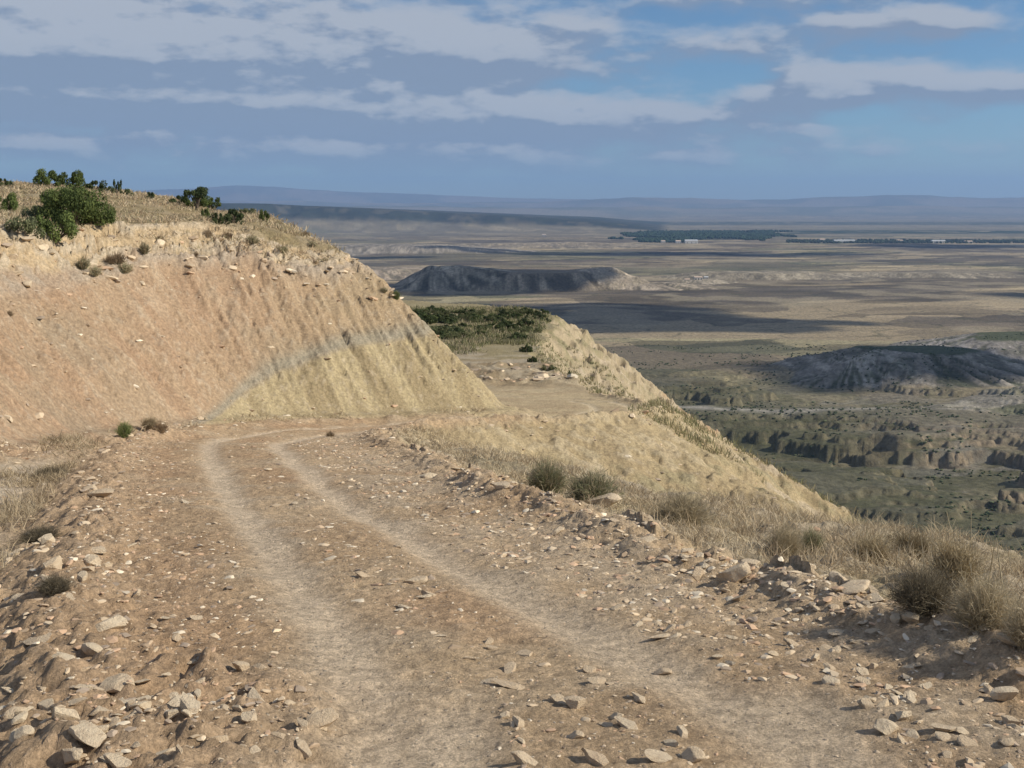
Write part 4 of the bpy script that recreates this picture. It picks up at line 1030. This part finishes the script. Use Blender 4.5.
M_WALL, nt_, b_ = new_mat('whitewash'); b_.inputs['Base Color'].default_value = (.52, .50, .46, 1)
M_TILE, nt_, b_ = new_mat('roof_tiles'); b_.inputs['Base Color'].default_value = (.55, .42, .33, 1)
M_SHEET, nt_, b_ = new_mat('roof_sheet'); b_.inputs['Base Color'].default_value = (.50, .50, .50, 1)
M_DOOR, nt_, b_ = new_mat('dark_door'); b_.inputs['Base Color'].default_value = (.10, .08, .07, 1)
def farm(px, Yd, wpx, dep, h, label, roof=M_TILE):
    x = (px - 512) / FPX * Yd; z = HF(x, Yd)[0]; w = wpx / FPX * Yd
    t = bpy.data.objects.new('farm_building', None); COL.objects.link(t); t.location = (x, Yd, z - .3); t.rotation_euler = (0, 0, .12); tag(t, label, 'building')
    a, b = w / 2, dep / 2
    V = np.array([(-a, -b, 0), (a, -b, 0), (a, b, 0), (-a, b, 0), (-a, -b, h), (a, -b, h), (a, b, h), (-a, b, h), (-a, 0, h * 1.35), (a, 0, h * 1.35)], float)
    F4 = np.array([(0, 1, 5, 4), (2, 3, 7, 6)]); F3 = []
    for q in [(0, 1, 5), (0, 5, 4), (2, 3, 7), (2, 7, 6), (1, 2, 6), (1, 6, 5), (5, 6, 9), (3, 0, 4), (3, 4, 7), (7, 4, 8)]: F3.append(q)
    mesh_np('wall', V, np.array(F3), M_WALL, parent=t)
    o = .6; e = h + .12
    RV = []
    for s in (-1, 1): RV += [(-a - o, s * (b + o), e - .3), (a + o, s * (b + o), e - .3), (a + o, 0, h * 1.35 + .12), (-a - o, 0, h * 1.35 + .12)]
    RV = np.array(RV); RV2 = RV + np.array([0, 0, .25]); VV = np.concatenate([RV, RV2]); RF = []
    for k0 in (0, 4):
        q = [k0, k0 + 1, k0 + 2, k0 + 3]; q2 = [i + 8 for i in q]; RF += [tuple(q), tuple(q2)] + [(q[i], q[(i + 1) % 4], q2[(i + 1) % 4], q2[i]) for i in range(4)]
    mesh_np('roof', VV, np.array(RF), roof, parent=t)
    for s in (-.45, 0, .45):
        dw = min(1.6, a * .18); c0 = s * a * 1.5
        D = np.array([(c0 - dw, -b - .06, 0), (c0 + dw, -b - .06, 0), (c0 + dw, -b - .06, h * .62), (c0 - dw, -b - .06, h * .62), (c0 - dw, -b + .1, 0), (c0 + dw, -b + .1, 0), (c0 + dw, -b + .1, h * .62), (c0 - dw, -b + .1, h * .62)])
        mesh_np('door', D, np.array([(0, 1, 2, 3), (5, 4, 7, 6), (0, 3, 7, 4), (1, 5, 6, 2), (3, 2, 6, 7)]), M_DOOR, parent=t)
farm(691, 6150, 13, 26, 16, 'long white shed in front of the pine wood on the plain', M_SHEET)
farm(678, 6180, 5, 24, 13, 'small white building left of the long white shed')
farm(663, 6220, 4, 20, 11, 'tiny white house at the left end of the pine wood')
farm(844, 6120, 22, 30, 13, 'long low white building on the plain right of the pine wood', M_SHEET)
farm(822, 6250, 5, 22, 14, 'bright small house just left of the long low building')
farm(938, 6060, 14, 24, 13, 'pale shed farther along the dark tree belt', M_SHEET)
farm(900, 6180, 5, 18, 11, 'tiny pale house between the two sheds of the tree belt')
farm(968, 6040, 8, 20, 11, 'small pale building at the far end of the tree belt')
farm(698, 2900, 8, 11, 6.5, 'white farmhouse beside the dark table hill')
farm(687, 2940, 5, 9, 5.5, 'smaller farm outbuilding left of the white farmhouse')
farm(706, 2925, 4, 8, 5, 'tiny farm shed right of the white farmhouse', M_SHEET)
farm(544, 7700, 4, 16, 10, 'lone white speck of a house on the far plain')
#@@OBJ_END

# ------------------------------------------------------------------ haze
def box_mesh(name, lo, hi, mat):
    v = np.array([(x, y, z) for x in (lo[0], hi[0]) for y in (lo[1], hi[1]) for z in (lo[2], hi[2])], float)
    f = np.array([(0, 1, 3, 2), (4, 6, 7, 5), (0, 4, 5, 1), (2, 3, 7, 6), (0, 2, 6, 4), (1, 5, 7, 3)])
    return mesh_np(name, v, f, mat)
HAZE_DENSITY = 3.7e-5
hm = bpy.data.materials.new('haze'); hm.use_nodes = True; nt = hm.node_tree; nt.nodes.clear()
pv = N(nt, 'ShaderNodeVolumePrincipled'); pv.inputs['Color'].default_value = (.36, .57, .98, 1); pv.inputs['Density'].default_value = HAZE_DENSITY
pv.inputs['Anisotropy'].default_value = .1
L(nt, pv.outputs[0], N(nt, 'ShaderNodeOutputMaterial').inputs['Volume'])
tag(box_mesh('haze', (-48000, -700, -245), (48000, 44500, 1150), hm), kind='stuff')
